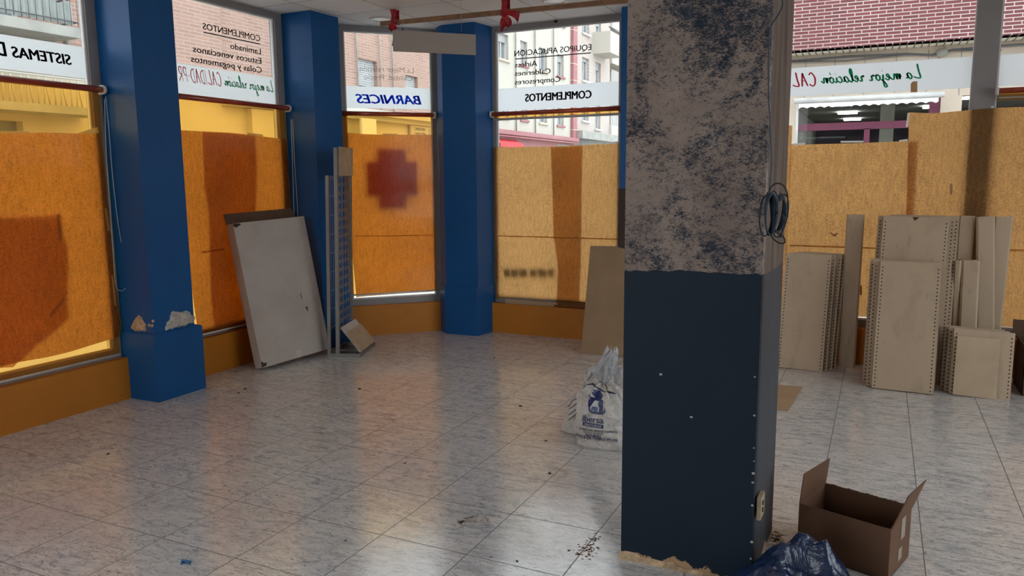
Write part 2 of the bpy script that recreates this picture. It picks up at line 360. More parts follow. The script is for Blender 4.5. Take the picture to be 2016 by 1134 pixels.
def window(n, pl, u0, u1, z0=.29, z1=2.9, fl=.06, fr=.06, ft=.05, fb=.06, lab=None, mat=None):
    root = empty('window_%d' % n, pl.p((u0+u1)/2, z0), lab, kind='structure')
    b = nb()
    for a in ((u0, u0+fl, z0, z1), (u1-fr, u1, z0, z1), (u0+fl, u1-fr, z0, z0+fb), (u0+fl, u1-fr, z1-ft, z1)): pbox(b, pl, *a, -.035, .03)
    build('window_frame', b, mat or ALU, root)
    b = nb(); g = .012      # slim glazing bead
    for a in ((u0+fl, u0+fl+g, z0+fb, z1-ft), (u1-fr-g, u1-fr, z0+fb, z1-ft), (u0+fl+g, u1-fr-g, z0+fb, z0+fb+g), (u0+fl+g, u1-fr-g, z1-ft-g, z1-ft)): pbox(b, pl, *a, -.012, .012)
    build('glazing_bead', b, ALUW, root)
    b = nb(); pbox(b, pl, u0+fl, u1-fr, z0+fb, z1-ft, -.003, .003); build('pane', b, GLASS, root)
    return root
WIN = {}
WIN[1] = window(1, LEFT, 1.3, 3.53, fr=.07, lab='papered shop window at the far left with black lettering')
WIN[2] = window(2, LEFT, 3.86, 5.29, fr=.085, lab='shop window left of the display rack with green and red script')
uA, uB = CORN.px(672, 120)[0]-.03, CORN.px(861, 120)[0]+.03
WIN[3] = window(3, CORN, uA, uB, fl=.05, fr=.095, lab='narrow corner window with blue mirrored lettering')
u4 = BACK.px(967, 120)[0]; u4r = BACK.px(1222, 120)[0]+.06
WIN[4] = window(4, BACK, u4-.03, u4r, fl=.09, fr=.06, lab='shop window with pale apartment blocks outside')
WIN[5] = window(5, BACK, -1.95, .69, fl=.06, fr=.135, ft=.02, lab='wide shop window behind the stacked shelving')
WIN[6] = window(6, BACK, .69, 2.42, fl=.012, ft=.02, lab='shop window at the far right edge')
REAR = Plane((0, -3.3, 0), (1, 0, 0), (0, 1, 0)); RIGHT = Plane((3.5, 0, 0), (0, 1, 0), (-1, 0, 0))
WIN[8] = window(8, REAR, -4.2, -1.2, lab='uncovered window added behind the viewer to let in fill daylight'); WIN[9] = window(9, RIGHT, .8, 5.6, lab='uncovered window added out of view on the right-hand side for fill daylight')  # added openings out of view, there to brighten the interior
WIN[7] = window(7, LEFT, -2.4, .9, lab='uncovered window added out of view beside the viewer for fill daylight')  # also an added, unseen opening for fill daylight
b = nb(); q = BACK.px(1095, 38, .03); pbox(b, BACK, q[0]-.012, q[0]+.012, q[1]-.03, q[1]+.02, .03, .05); build('catch', b, BLACK, WIN[4], label='black window catch')

# white vinyl bands on the glass
def band(n, pl, u0, u1, z0, z1):
    b = nb(); pbox(b, pl, u0, u1, z0, z1, .0035, .0045); return build('vinyl_band', b, VINYL, WIN[n], label='white vinyl band')
band(1, LEFT, 1.36, 3.46, 2.162, 2.363); band(2, LEFT, 3.92, 5.205, 2.137, 2.358)
zc = (CORN.px(760, 214)[1], CORN.px(760, 171.5)[1]); band(3, CORN, uA+.05, uB-.095, *zc)
band(4, BACK, u4+.06, u4r-.06, BACK.px(1100, 213)[1], BACK.px(1100, 167.5)[1])
z5 = (BACK.px(1559, 196)[1], BACK.px(1559, 137)[1]); band(5, BACK, -1.89, .555, 2.125, 2.348); band(6, BACK, .702, 2.36, 2.125, 2.348)

# ------------------------------------------------------------------ lettering, mirrored as read from inside
TXT = {}
def text_mesh(s, bold=0.0, shear=0.0):
    cu = bpy.data.curves.new('lettering', 'FONT'); cu.body = s; cu.size = 1; cu.shear = shear; cu.resolution_u = 3
    o = bpy.data.objects.new('t', cu); C.objects.link(o); dg = bpy.context.evaluated_depsgraph_get(); dg.update()
    me = bpy.data.meshes.new_from_object(o.evaluated_get(dg)); bpy.data.objects.remove(o); bpy.data.curves.remove(cu)
    vs_ = [v.co.copy() for v in me.vertices]; fs = [list(p.vertices) for p in me.polygons]; bpy.data.meshes.remove(me)
    x0 = min(v.x for v in vs_); x1 = max(v.x for v in vs_)
    base = [((v.x-x0)/(x1-x0), v.y) for v in vs_]
    if bold < .009: return base, fs
    k = bold*1.1/(x1-x0); n = len(base); allv = []; allf = []
    for i, (dx, dy) in enumerate(((-1, 0), (-.35, .6), (.35, -.6), (1, 0))):
        allv += [(x+dx*k, y+dy*bold*.7) for x, y in base]; allf += [[q+i*n for q in f] for f in fs]
    return allv, allf
CAP = .729
def lettering(s, parent, pl, start, end, cap, mat, bold=0.0, shear=0.0, off=.0075, name='lettering', back=False):
    """start, end: plane (u, z) of the baseline's ends; cap: capital height"""
    vs_, fs = text_mesh(s, bold, shear); b = nb()
    top = max(v[1] for v in vs_ ); k = cap/CAP
    out = [b.verts.new(pl.p(start[0]+(end[0]-start[0])*x, start[1]+(end[1]-start[1])*x+y*k, off)) for x, y in vs_]
    for f in fs:
        try: b.faces.new([out[i] for i in f])
        except ValueError: pass
    return build(name, b, mat, parent)
def pxl(s, n, pl, a, c, cappx, mat, **k):
    """a, c: pixels of the baseline's two ends in the photograph"""
    A = pl.px(*a); B_ = pl.px(*c); T = pl.px(a[0], a[1]-cappx); z = (A[1]+B_[1])/2
    return lettering(s, WIN[n], pl, (A[0], z), (B_[0], z), T[1]-A[1], mat, **k)
pxl('SISTEMAS', 1, LEFT, (139, 128), (23, 112.5), 20.5, INK, bold=.035, shear=.12)
a = LEFT.px(11.5, 111); b_ = LEFT.px(-30, 106); lettering('DE', WIN[1], LEFT, (a[0], LEFT.px(23, 112.5)[1]), (b_[0], LEFT.px(23, 112.5)[1]), .084, INK, bold=.035, shear=.12)
pxl('COMPLEMENTOS', 2, LEFT, (511, 82), (398.3, 57.5), 12.3, INKG, bold=.016)
b = nb(); A = LEFT.px(510.8, 87); B_ = LEFT.px(399.7, 63.7); pbox(b, LEFT, B_[0], A[0], A[1]-.004, A[1]+.005, .006, .0075); build('underline', b, INKG, WIN[2])
pxl('Laminado', 2, LEFT, (512.3, 106.5), (452.5, 96.5), 11.5, INKG, bold=.016)
pxl('Estucos venecianos', 2, LEFT, (513.3, 125.5), (379, 102.5), 12, INKG, bold=.016)
pxl('Colas y pegamentos', 2, LEFT, (514, 144), (375, 121.5), 12, INKG, bold=.016)
pxl('La Mejor relación', 3, CORN, (814, 145), (708, 139), 11, INKF)
pxl('Calidad, Precio', 3, CORN, (812, 160.5), (716, 155), 11, INKF)
pxl('BARNICES', 3, CORN, (828.6, 205.8), (700.8, 203), 18, INKB, bold=.035, shear=.25)
pxl('EQUIPOS APLICACION', 4, BACK, (1164.6, 100), (1013.6, 109.6), 12, INKG, bold=.016)
b = nb(); A = BACK.px(1163.8, 104.6); B_ = BACK.px(1014.6, 115.2); pbox(b, BACK, B_[0], A[0], A[1]-.003, A[1]+.006, .006, .0075); build('underline', b, INKG, WIN[4])
pxl('Airless', 4, BACK, (1058, 130.3), (1014.6, 132.8), 11, INKG, bold=.016)
pxl('Calderines', 4, BACK, (1084.5, 145.6), (1014.6, 149), 11, INKG, bold=.016)
pxl('Compresores', 4, BACK, (1103.9, 161.8), (1014.6, 166), 11.3, INKG, bold=.016)
pxl('COMPLEMENTOS', 4, BACK, (1164.6, 193.5), (1035, 199.8), 16.2, INK, bold=.045)

# brush script, drawn stroke by stroke (x to the right, baseline y=0, x-height 1)
SC = {
 'L': (1.5, [[(.55,2.3),(.42,1.2),(.22,.15),(.75,.1),(1.35,.32)]]),
 'a': (1.15, [[(.85,.95),(.4,.85),(.12,.3),(.4,.02),(.75,.4),(.88,.9),(.8,.25),(1.15,.2)]]),
 'm': (1.75, [[(.0,.3),(.18,.9),(.2,.05),(.35,.7),(.62,.9),(.62,.05),(.8,.7),(1.08,.9),(1.15,.15),(1.5,.12),(1.75,.4)]]),
 'e': (.95, [[(.0,.35),(.5,.55),(.62,.85),(.38,.95),(.15,.45),(.4,.03),(.95,.35)]]),
 'j': (.7, [[(.25,.95),(.3,.0),(.15,-1.0),(-.25,-.95),(.1,-.3),(.7,.2)], [(.33,1.45),(.36,1.55)]]),
 'o': (1.05, [[(.5,.95),(.12,.6),(.3,.03),(.75,.3),(.7,.85),(.5,.95),(.75,.8),(1.05,.8)]]),
 'r': (.95, [[(.0,.75),(.2,.95),(.22,.75),(.5,.8),(.45,.1),(.95,.2)]]),
 ' ': (.8, []),
 'l': (.75, [[(.0,.2),(.5,1.5),(.42,2.15),(.2,1.8),(.2,.3),(.45,.03),(.75,.3)]]),
 'c': (.9, [[(.7,.85),(.4,.95),(.12,.4),(.4,.03),(.9,.3)]]),
 'i': (.6, [[(.15,.9),(.17,.1),(.6,.25)], [(.25,1.4),(.28,1.5)]]),
 'ó': (1.1, [[(.5,.95),(.12,.6),(.3,.03),(.75,.3),(.7,.85),(.5,.95),(.75,.8),(1.1,.8)], [(.5,1.35),(.75,1.75)]]),
 'n': (1.3, [[(.0,.3),(.18,.9),(.2,.05),(.4,.75),(.72,.85),(.78,.1),(1.3,.45)]]),
 'C': (1.5, [[(1.25,1.75),(.8,2.1),(.25,1.3),(.35,.3),(.8,.0),(1.3,.35)]]),
 'A': (1.45, [[(.1,.0),(.6,1.3),(.85,2.15)], [(.85,2.15),(1.0,1.1),(1.1,.0)], [(.3,.85),(1.2,.95)]]),
 'K': (1.3, []),
 'I': (.6, [[(.35,2.1),(.25,.0)]]),
 'D': (1.4, [[(.35,2.05),(.2,.0)], [(.05,2.0),(.8,1.9),(1.2,1.1),(.85,.2),(.1,.0)]]),
 '-': (.8, [[(.1,.9),(.65,.95)]]),
 'P': (1.25, [[(.35,2.05),(.2,.0)], [(.05,1.95),(.8,2.1),(1.05,1.5),(.7,1.0),(.25,.95)]]),
 'R': (1.4, [[(.35,2.05),(.2,.0)], [(.05,1.95),(.8,2.1),(1.0,1.5),(.7,1.1),(.3,1.0),(.8,.5),(1.2,.0)]]),
 'E': (1.25, [[(1.05,2.0),(.35,2.0),(.2,.05),(.95,.0)], [(.25,1.05),(.85,1.1)]]),
 'O': (1.5, [[(.75,2.05),(.25,1.3),(.4,.15),(.95,.1),(1.2,1.1),(.75,2.05)]]),
}
def script(word, n, pl, a, c, xh, mat, w=.055, slant=.18, name='script_lettering'):
    A = pl.px(*a); B_ = pl.px(*c); tot = sum(SC[ch][0] for ch in word); kx = (B_[0]-A[0])/tot; b = nb(); cx = 0
    z = (A[1]+B_[1])/2
    for ch in word:
        for st in SC[ch][1]:
            P = smooth_path([(x, y, 0) for x, y in st], 5) if len(st) > 2 else [Vector((x, y, 0)) for x, y in st]
            L = []; m_ = len(P)
            for i, p in enumerate(P):
                t = (P[min(i+1, m_-1)]-P[max(i-1, 0)]); t = t.normalized() if t.length > 1e-6 else Vector((1, 0, 0)); nn = Vector((-t.y, t.x, 0))
                ww = w*(1.0 if 0 < i < m_-1 else .55)/xh*.5*(1.15-.45*abs(t.x))*1.2
                row = []
                for sg in (-1, 1):
                    q = p+nn*ww*sg; row.append(b.verts.new(pl.p(A[0]+kx*(cx+q.x+slant*q.y), z+q.y*xh, .0075)))
                L.append(row)
            for i in range(m_-1): b.faces.new((L[i][0], L[i][1], L[i+1][1], L[i+1][0]))
        cx += SC[ch][0]
    return build(name, b, mat, WIN[n])
script('La mejor relación', 2, LEFT, (537.5, 183), (440.5, 167.5), .043, INKGR, .010, name='green_script')
script('CALIDAD-PR', 2, LEFT, (436.5, 171), (351, 158), .049, INKR, .009, name='red_script')
script('La mejor relación', 5, BACK, (1815, 156), (1617, 163.5), .047, INKGR, .012, name='green_script')
script('CALIDAD-PRECIO', 5, BACK, (1609, 168.5), (1420, 180), .049, INKR, .011, name='red_script')

# ------------------------------------------------------------------ pillars
def pillar(name, up_pts, base_pts, label):
    root = empty(name, (sum(p[0] for p in base_pts)/len(base_pts), sum(p[1] for p in base_pts)/len(base_pts), 0), label, 'pillar')
    b = nb(); prism(b, up_pts, .47, CZ); build('shaft', b, BLUE, root)
    b = nb(); prism(b, base_pts, 0, .465)
    top = [v for v in b.verts if v.co.z > .4]; build('plinth', b, BLUE, root)
    # sloped collar between plinth and shaft
    b = nb(); lo = [b.verts.new((p[0], p[1], .465)) for p in base_pts]; hi = [b.verts.new((p[0], p[1], .482)) for p in up_pts]; n = len(lo)
    for i in range(n): b.faces.new((lo[i], lo[(i+1) % n], hi[(i+1) % n], hi[i]))
    build('collar', b, BLUE, root); return root
P1 = pillar('pillar', [(-4.84, 3.53), (-4.392, 3.53), (-4.392, 3.875), (-4.84, 3.875)], [(-4.84, 3.515), (-4.372, 3.515), (-4.372, 3.925), (-4.84, 3.925)],
       'nearest blue pillar on the left, plaster flaking above its plinth')
pillar('pillar', [(-4.84, 5.285), (-4.39, 5.285), (-4.375, 5.63), (-4.51, 5.80), (-4.66, 5.93), (-4.9, 5.7)], [(-4.84, 5.272), (-4.372, 5.272), (-4.358, 5.64), (-4.49, 5.81), (-4.66, 5.95), (-4.9, 5.7)],
       'blue pillar behind the grey display rack')
pillar('pillar', [(-3.865, 6.435), (-3.758, 6.345), (-3.415, 6.355), (-3.385, 6.60), (-3.385, 6.74), (-4.0, 6.74)], [(-3.885, 6.44), (-3.765, 6.33), (-3.425, 6.34), (-3.375, 6.60), (-3.375, 6.74), (-4.0, 6.74)],
       'many-sided blue pillar in the far corner between two windows')
x4 = aty(1222.5, 120, 6.40).x
pillar('pillar', [(x4, 6.40), (-1.88, 6.40), (-1.88, 6.72), (x4, 6.72)], [(x4-.012, 6.39), (-1.87, 6.39), (-1.87, 6.72), (x4-.012, 6.72)], 'blue pillar mostly hidden behind the stripped square post')
# torn plaster patches on the nearest pillar
def patch(parent, pts, nrm, mat, name='plaster_patch', label=None, th=.009):
    b = nb(); cen = sum((Vector(p) for p in pts), Vector())/len(pts); P = []
    n = len(pts)
    for i in range(n):
        a, c = Vector(pts[i]), Vector(pts[(i+1) % n])
        for k in range(4): P.append(a.lerp(c, k/4))
    nv = Vector(nrm); ctr = b.verts.new(cen+nv*th); r1 = []; r2 = []
    for i, p in enumerate(P):
        d = p-cen; j = 1+.14*(random.random()-.5)*2; q = cen+d*j; r2.append(b.verts.new(q-nv*.003)); r1.append(b.verts.new(cen+d*j*.72+nv*th*random.uniform(.6, 1.6)))
    m_ = len(P)
    for i in range(m_):
        b.faces.new((r2[i], r2[(i+1) % m_], r1[(i+1) % m_], r1[i])); b.faces.new((r1[i], r1[(i+1) % m_], ctr))
    return build(name, b, mat, parent, label=label)
px = lambda L: [aty(x, y, 3.528) for x, y in L]
patch(P1, px([(256, 648), (262, 628), (272, 620), (281, 628), (287, 640), (288, 652), (270, 653)]), (0, -1, 0), PLASTERB, label='ochre plaster showing through blue paint')
for q in ((293, 640), (299, 641), (301, 632)): patch(P1, px([(q[0]-2.5, q[1]-2), (q[0]+2, q[1]-3), (q[0]+2.5, q[1]+3), (q[0]-2, q[1]+3)]), (0, -1, 0), PLASTERB, th=.003, label='small ochre chip')
pX = lambda L: [atx(x, y, -4.390) for x, y in L]
patch(P1, pX([(322, 651), (330, 635), (336, 618), (345, 612), (365, 613), (381, 619), (384, 632), (370, 640), (345, 646)]), (1, 0, 0), PLASTER, label='large grey plaster patch', th=.014)

# the square post in the middle of the shop
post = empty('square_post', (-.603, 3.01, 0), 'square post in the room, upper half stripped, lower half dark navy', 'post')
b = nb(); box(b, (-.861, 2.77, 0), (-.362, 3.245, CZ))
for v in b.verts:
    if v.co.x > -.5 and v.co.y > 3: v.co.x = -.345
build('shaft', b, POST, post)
for (x, y) in ((1486, 742), (1485, 818), (1484, 882), (1484, 908), (1483, 932), (1482, 950), (1481, 995), (1480, 1067), (1478, 1100), (1301, 737), (1361, 821)):
    p = aty(x, y, 2.768); s_ = random.uniform(.0015, .0035); b = nb(); box(b, p-Vector((s_*1.4, .002, s_)), p+Vector((s_*1.4, .003, s_))); build('paint_chip', b, PLASTER, post, label='small pale paint chip')
# chipped plaster at the foot of the post
b = nb()
pp = [(1219, 1086), (1232, 1085), (1250, 1089), (1262, 1097), (1282, 1100), (1305, 1106), (1325, 1108), (1333, 1116), (1352, 1122), (1372, 1124), (1400, 1131), (1440, 1150)]
tp = [aty(x, y, 2.764) for x, y in pp]; n = len(tp)
lo = [b.verts.new((p.x, 2.764, 0)) for p in tp]; hi = [b.verts.new((p.x, 2.767, max(.006, p.z))) for p in tp]; ou = [b.verts.new((p.x, 2.752+.004*random.random(), 0)) for p in tp]
for i in range(n-1):
    b.faces.new((ou[i], ou[i+1], hi[i+1], hi[i]))
build('bare_foot', b, PLASTERB, post, label='ochre plaster where the paint has broken away')
sock = [atx(x, y, -.344) for x, y in ((1488, 991), (1501, 968), (1503, 995), (1489.5, 1031))]
b = nb(); slab(b, [(-.352, 2.79, .245), (-.350, 2.87, .245), (-.350, 2.87, .33), (-.352, 2.79, .33)], (.014, 0, 0)); o_ = build('socket_plate', b, LEATHER, post, label='beige wall socket plate')
b = nb()
for z in (.272, .300): tube(b, [(-.338, 2.83, z), (-.334, 2.83, z)], .010, 10)
build('socket_hole', b, HOLE, o_)

# ------------------------------------------------------------------ kraft paper taped inside the windows
def resample(pts, n):
    L = [0]
    for a, c in zip(pts, pts[1:]): L.append(L[-1]+math.hypot(c[0]-a[0], c[1]-a[1]))
    out = []
    for k in range(n+1):
        t = L[-1]*k/n; i = 0
        while i < len(pts)-2 and L[i+1] < t: i += 1
        f = (t-L[i])/max(1e-9, L[i+1]-L[i]); out.append((pts[i][0]+(pts[i+1][0]-pts[i][0])*f, pts[i][1]+(pts[i+1][1]-pts[i][1])*f))
    return out
def sheet(pl, top, bot, left, right, off, label, group, creases=(), amp=.004, parent=None, name='paper_sheet', nu=26, nz=40, curl=0, ragged=0):
    T, B_, L, Rr = resample(top, nu), resample(bot, nu), resample(left, nz), resample(right, nz); b = nb(); g = []
    sd = random.random()*50
    for j in range(nz+1):
        t = j/nz; row = []
        for i in range(nu+1):
            s = i/nu
            u, z = [(1-t)*T[i][k]+t*B_[i][k]+(1-s)*L[j][k]+s*Rr[j][k]-((1-s)*(1-t)*T[0][k]+s*(1-t)*T[nu][k]+(1-s)*t*B_[0][k]+s*t*B_[nu][k]) for k in (0, 1)]
            if ragged and i == nu: u += ragged*noise.noise((0, z*38, sd)) + ragged*.6*noise.noise((3, z*110, sd))
            o = off+amp*noise.noise((u*3.1+sd, z*2.3, sd))+amp*.5*noise.noise((u*11, z*7, sd))
            for zc_, h_ in creases: o += h_*math.exp(-((z-zc_-.004*noise.noise((u*4, 0, 1)))/.008)**2)
            o += curl*max(0, (t-.93)/.07)**2
            row.append(b.verts.new(pl.p(u, z, o)))
        g.append(row)
    for j in range(nz):
        for i in range(nu): b.faces.new((g[j][i], g[j+1][i], g[j+1][i+1], g[j][i+1]))
    if parent is None:
        o = build_base(name, b, PAPER, smooth=True); tag(o, label, 'paper sheet', group); return o
    return build(name, b, PAPER, parent, smooth=True, label=label)
def P_(pl, L, off=.035): return [pl.px(x, y, off) for x, y in L]
def tape(pl, L, parent, off=.045, mat=None, label=None):
    b = nb(); q = [pl.p(*pl.px(x, y, off), off) for x, y in L]; slab(b, q, pl.N*.0006); return build('tape', b, mat or TAPE, parent, label=label or 'strip of white tape')
GP = 'kraft paper covering the windows'
# window 1
t = P_(LEFT, [(0, 262), (100, 261), (192, 264)]); r = P_(LEFT, [(192, 264), (204, 330), (218, 460), (232, 590), (243, 658)]); bt = P_(LEFT, [(0, 722), (35, 713), (88, 704.5), (141, 692), (190, 676), (226, 666), (243, 658)])
l = [(1.38, 1.96), (1.38, .36)]; t = [(1.38, 1.96)]+t; bt = [(1.38, .36)]+bt
s1 = sheet(LEFT, t, bt, l, r, .035, 'brown paper over the leftmost window, lower edge pulled up at a slant', GP, amp=.003)
tape(LEFT, [(0, 258), (58, 258.5), (58, 263), (0, 263)], s1); tape(LEFT, [(152, 262), (192, 250), (195, 262), (175, 264)], s1)
tape(LEFT, [(206, 410), (210, 410), (216, 455), (212, 455)], s1); tape(LEFT, [(219, 542), (223, 542), (229, 602), (225.5, 602)], s1)
o2 = .022
t = P_(LEFT, [(0, 427.6), (60, 425), (117, 422)], o2); r = P_(LEFT, [(117, 422), (119, 445), (123.5, 475), (130, 482), (131, 520), (130.5, 553), (126, 558), (131.5, 566), (131, 574), (127, 588), (131, 605), (131, 626)], o2)
bt = P_(LEFT, [(0, 722), (21, 727), (32, 718), (46, 701), (70.5, 677), (88, 666), (116, 640), (131, 626)], o2)
s2 = sheet(LEFT, [(1.6, t[0][1]+.05)]+t, [(1.6, .33)]+bt, [(1.6, t[0][1]+.05), (1.6, .33)], r, o2, 'darker torn second piece of brown paper on the leftmost window', GP, amp=.002, nz=110, ragged=.010)
tape(LEFT, [(111, 421), (117, 423), (123, 475), (117, 474)], s2, .048, TAPEB, 'strip of brown tape'); tape(LEFT, [(97, 618), (127, 583), (128, 592), (98, 627)], s2, .048, TAPEB, 'strip of brown tape')
# window 2
t = P_(LEFT, [(330, 254), (358.5, 256.5), (398, 258.5), (456, 261.5), (488, 265), (552, 273), (569.6, 275)]); r = P_(LEFT, [(569.6, 275), (573, 425), (578, 520), (590, 614)])
l = P_(LEFT, [(330, 254), (391, 662)]); bt = P_(LEFT, [(391, 662), (430, 651), (500, 634), (590, 614)])
s3 = sheet(LEFT, t, bt, l, r, .035, 'orange-lit brown paper over the window left of the rack', GP)
t = P_(LEFT, [(397, 258.5), (450, 261), (500, 266.4)], o2); r = P_(LEFT, [(500, 266.4), (503, 340), (501, 414), (505, 630)], o2); l = P_(LEFT, [(397, 258.5), (399, 365), (408, 417), (409, 459), (412, 588), (420, 655)], o2); bt = P_(LEFT, [(420, 655), (460, 643), (505, 630)], o2)
sheet(LEFT, t, bt, l, r, o2, 'dark upright doubled strip of paper on the window left of the rack', GP, amp=.002)
tape(LEFT, [(487, 261), (518, 265), (518, 268.5), (487, 265)], s3)
# corner window
t = P_(CORN, [(672, 262), (752.8, 265), (855, 265)]); r = P_(CORN, [(855, 265), (865.7, 400), (868.5, 521), (866, 560.6), (856, 573)]); l = P_(CORN, [(672, 262), (702, 586)]); bt = P_(CORN, [(702, 586), (716.7, 584), (801, 577.6), (849, 575), (856, 573)])
s4 = sheet(CORN, t, bt, l, r, .016, 'brown paper over the narrow corner window with a blurred cross shape showing through', GP, creases=((.95, .006), (.60, .004)))
tape(CORN, [(753, 263), (783, 263.5), (783, 267), (753, 266.5)], s4)
# window 4
t = P_(BACK, [(967, 290), (1083, 288.5), (1219, 282)]); r = P_(BACK, [(1219, 282), (1215, 600)]); l = P_(BACK, [(967, 290), (966.5, 380), (966.5, 521), (970.7, 560.6), (975, 590)]); bt = P_(BACK, [(975, 590), (993, 586), (1096, 592), (1215, 602)])
s5 = sheet(BACK, t, bt, l, r, .035, 'golden brown paper over the window with pale apartment blocks outside', GP, creases=((.955, .007),), amp=.006)
tape(BACK, [(1097, 284), (1120, 285), (1120, 288.5), (1097, 288)], s5); tape(BACK, [(1190, 281), (1217, 278), (1217, 282), (1190, 285)], s5)
t = P_(BACK, [(1085, 288.5), (1147.6, 285.5)], o2); r = P_(BACK, [(1147.6, 285.5), (1145.7, 380), (1144, 521), (1141, 600)], o2); l = P_(BACK, [(1085, 288.5), (1088, 380), (1090.7, 464.7), (1099, 518), (1098, 565), (1096, 597)], o2); bt = P_(BACK, [(1096, 597), (1141, 600)], o2)
s6 = sheet(BACK, t, bt, l, r, o2, 'reddish brown doubled strip of paper in the middle of the window beside the square post', GP, amp=.002)
b = nb(); q = [aty(1096, 590, 6.64), aty(1150, 594, 6.64), aty(1150, 606, 6.572), aty(1090, 603, 6.572)]; slab(b, q, (0, 0, .0006)); build('folded_end', b, PAPER, s6, label='bottom end folded over the sill')
b = nb(); q = [(-3.24, 6.60, .292), (-2.70, 6.60, .292)]; box(b, (-3.245, 6.588, .2915), (-2.70, 6.602, .335)); sl = build_base('cardboard_strip', b, CARDL); tag(sl, 'narrow tan cardboard strip standing on the sill below the golden paper', 'cardboard strip')
# window 5 and 6
t = P_(BACK, [(1556, 286), (1600, 284), (1680, 282), (1790, 277)]); l = [(t[0][0], t[0][1]), (t[0][0], .36)]; r = P_(BACK, [(1806, 277), (1798, 420), (1786, 628)])
t[-1] = r[0]; bt = [(t[0][0], .385), r[-1]]
s7 = sheet(BACK, t, bt, l, r, .024, 'wide golden paper sheet behind the shelving, right of the square post', GP, creases=((.938, .012),), amp=.006)
tape(BACK, [(1558, 283), (1585, 281), (1585, 285), (1558, 286)], s7); tape(BACK, [(1655, 277.5), (1700, 277), (1700, 280.5), (1655, 281)], s7); tape(BACK, [(1770, 276), (1787, 273.5), (1787, 278), (1770, 279)], s7)
tape(BACK, [(1635, 455), (1640, 461), (1650, 458), (1645, 466), (1638, 464)], s7, .040, TAPEB, 'scrap of brown tape'); tape(BACK, [(1693, 562), (1697, 562), (1697, 582), (1693, 580)], s7, .040, TAPEB, 'scrap of brown tape')
t = P_(BACK, [(1540, 246), (1560, 247)], .04); sheet(BACK, [(-1.88, t[0][1]), t[-1]], [(-1.88, .37), (t[-1][0], .37)], [(-1.88, t[0][1]), (-1.88, .37)], [t[-1], (t[-1][0], .37)], .042, 'narrow edge of paper just right of the square post, reaching higher than its neighbour', GP, amp=.003)
t = P_(BACK, [(1790, 221), (1840, 223), (1912, 216), (1955, 212), (2016, 210)], .05); t.append((2.36, t[-1][1])); l = P_(BACK, [(1790, 221), (1785, 400), (1776, 600)], .05); l[-1] = (l[-1][0], .37)
s8 = sheet(BACK, t, [l[-1], (2.36, .37)], l, [t[-1], (2.36, .37)], .037, 'tall golden paper sheet crossing the right-hand mullion', GP, creases=((.948, .012),), amp=.006, nu=44)
tape(BACK, [(1787, 222), (1791, 222), (1788, 250), (1783, 250)], s8, .058); tape(BACK, [(1870, 362), (1875, 362), (1875, 383), (1870, 383)], s8, .058, TAPEB, 'scrap of brown tape'); tape(BACK, [(1951, 209), (1957, 208), (1957, 213), (1951, 213)], s8, .058)
b = nb(); q = [BACK.p(*BACK.px(x, y, .006), .006) for x, y in ((1793, 182), (1793, 165), (1797, 160.5), (1806, 160), (1806, 181))]; slab(b, q, (0, -.0006, 0)); build('tape', b, TAPEB, WIN[5], label='scrap of beige tape on the glass')

def seam(pl, a, c, parent, off, h=.016):
    A = pl.px(*a, off); B_ = pl.px(*c, off); b = nb(); n = 30; g = []
    for k in range(n+1):
        u = A[0]+(B_[0]-A[0])*k/n; z = A[1]+(B_[1]-A[1])*k/n+.003*noise.noise((u*5, 0, 2)); hh = h*(.7+.5*abs(noise.noise((u*3, 1, 0))))
        g.append((b.verts.new(pl.p(u, z-hh/2, off)), b.verts.new(pl.p(u, z, off+.004)), b.verts.new(pl.p(u, z+hh/2, off))))
    for p, q in zip(g, g[1:]):
        for i in (0, 1): b.faces.new((p[i], q[i], q[i+1], p[i+1]))
    build('folded_seam', b, PAPER, parent, smooth=True, label='darker folded seam')
seam(BACK, (1555, 483), (1779, 491), s7, .030); seam(BACK, (1782, 490), (2030, 493), s8, .046); seam(BACK, (968, 464), (1216, 471), s5, .042); seam(CORN, (700, 465), (866, 463), s4, .022, .010); seam(LEFT, (397, 497), (440, 490), s3, .042, .022)
for (x0_, x1_) in ((994, 1006), (1008, 1022), (1024, 1040), (1045, 1058), (1060, 1078), (1080, 1092)):  # plain oblongs added to darken the paper like blurred writing on the glass
    b = nb(); A = BACK.px(x0_, 543, .006); B_ = BACK.px(x1_, 528, .006); pbox(b, BACK, A[0], B_[0], A[1], B_[1], .0045, .0055); build('oblong', b, INKG, WIN[4], label='dark sticker standing in for writing behind the paper')
# cross-shaped sign outside the corner window
c_ = CORN.px(770, 350, -.07); b = nb()
pbox(b, CORN, c_[0]-.135, c_[0]+.135, c_[1]-.29, c_[1]+.28, -.03, -.006); pbox(b, CORN, c_[0]-.245, c_[0]-.135, c_[1]-.17, c_[1]+.16, -.03, -.006); pbox(b, CORN, c_[0]+.135, c_[0]+.245, c_[1]-.17, c_[1]+.16, -.03, -.006)
tag(build_base('cross_sign', b, m_vinyl('red_sign_plastic', (.62, .13, .10), (.4, .03, .02), .8)), 'cross-shaped sign hung outside the corner window, seen as a blurred dark shape', 'sign')

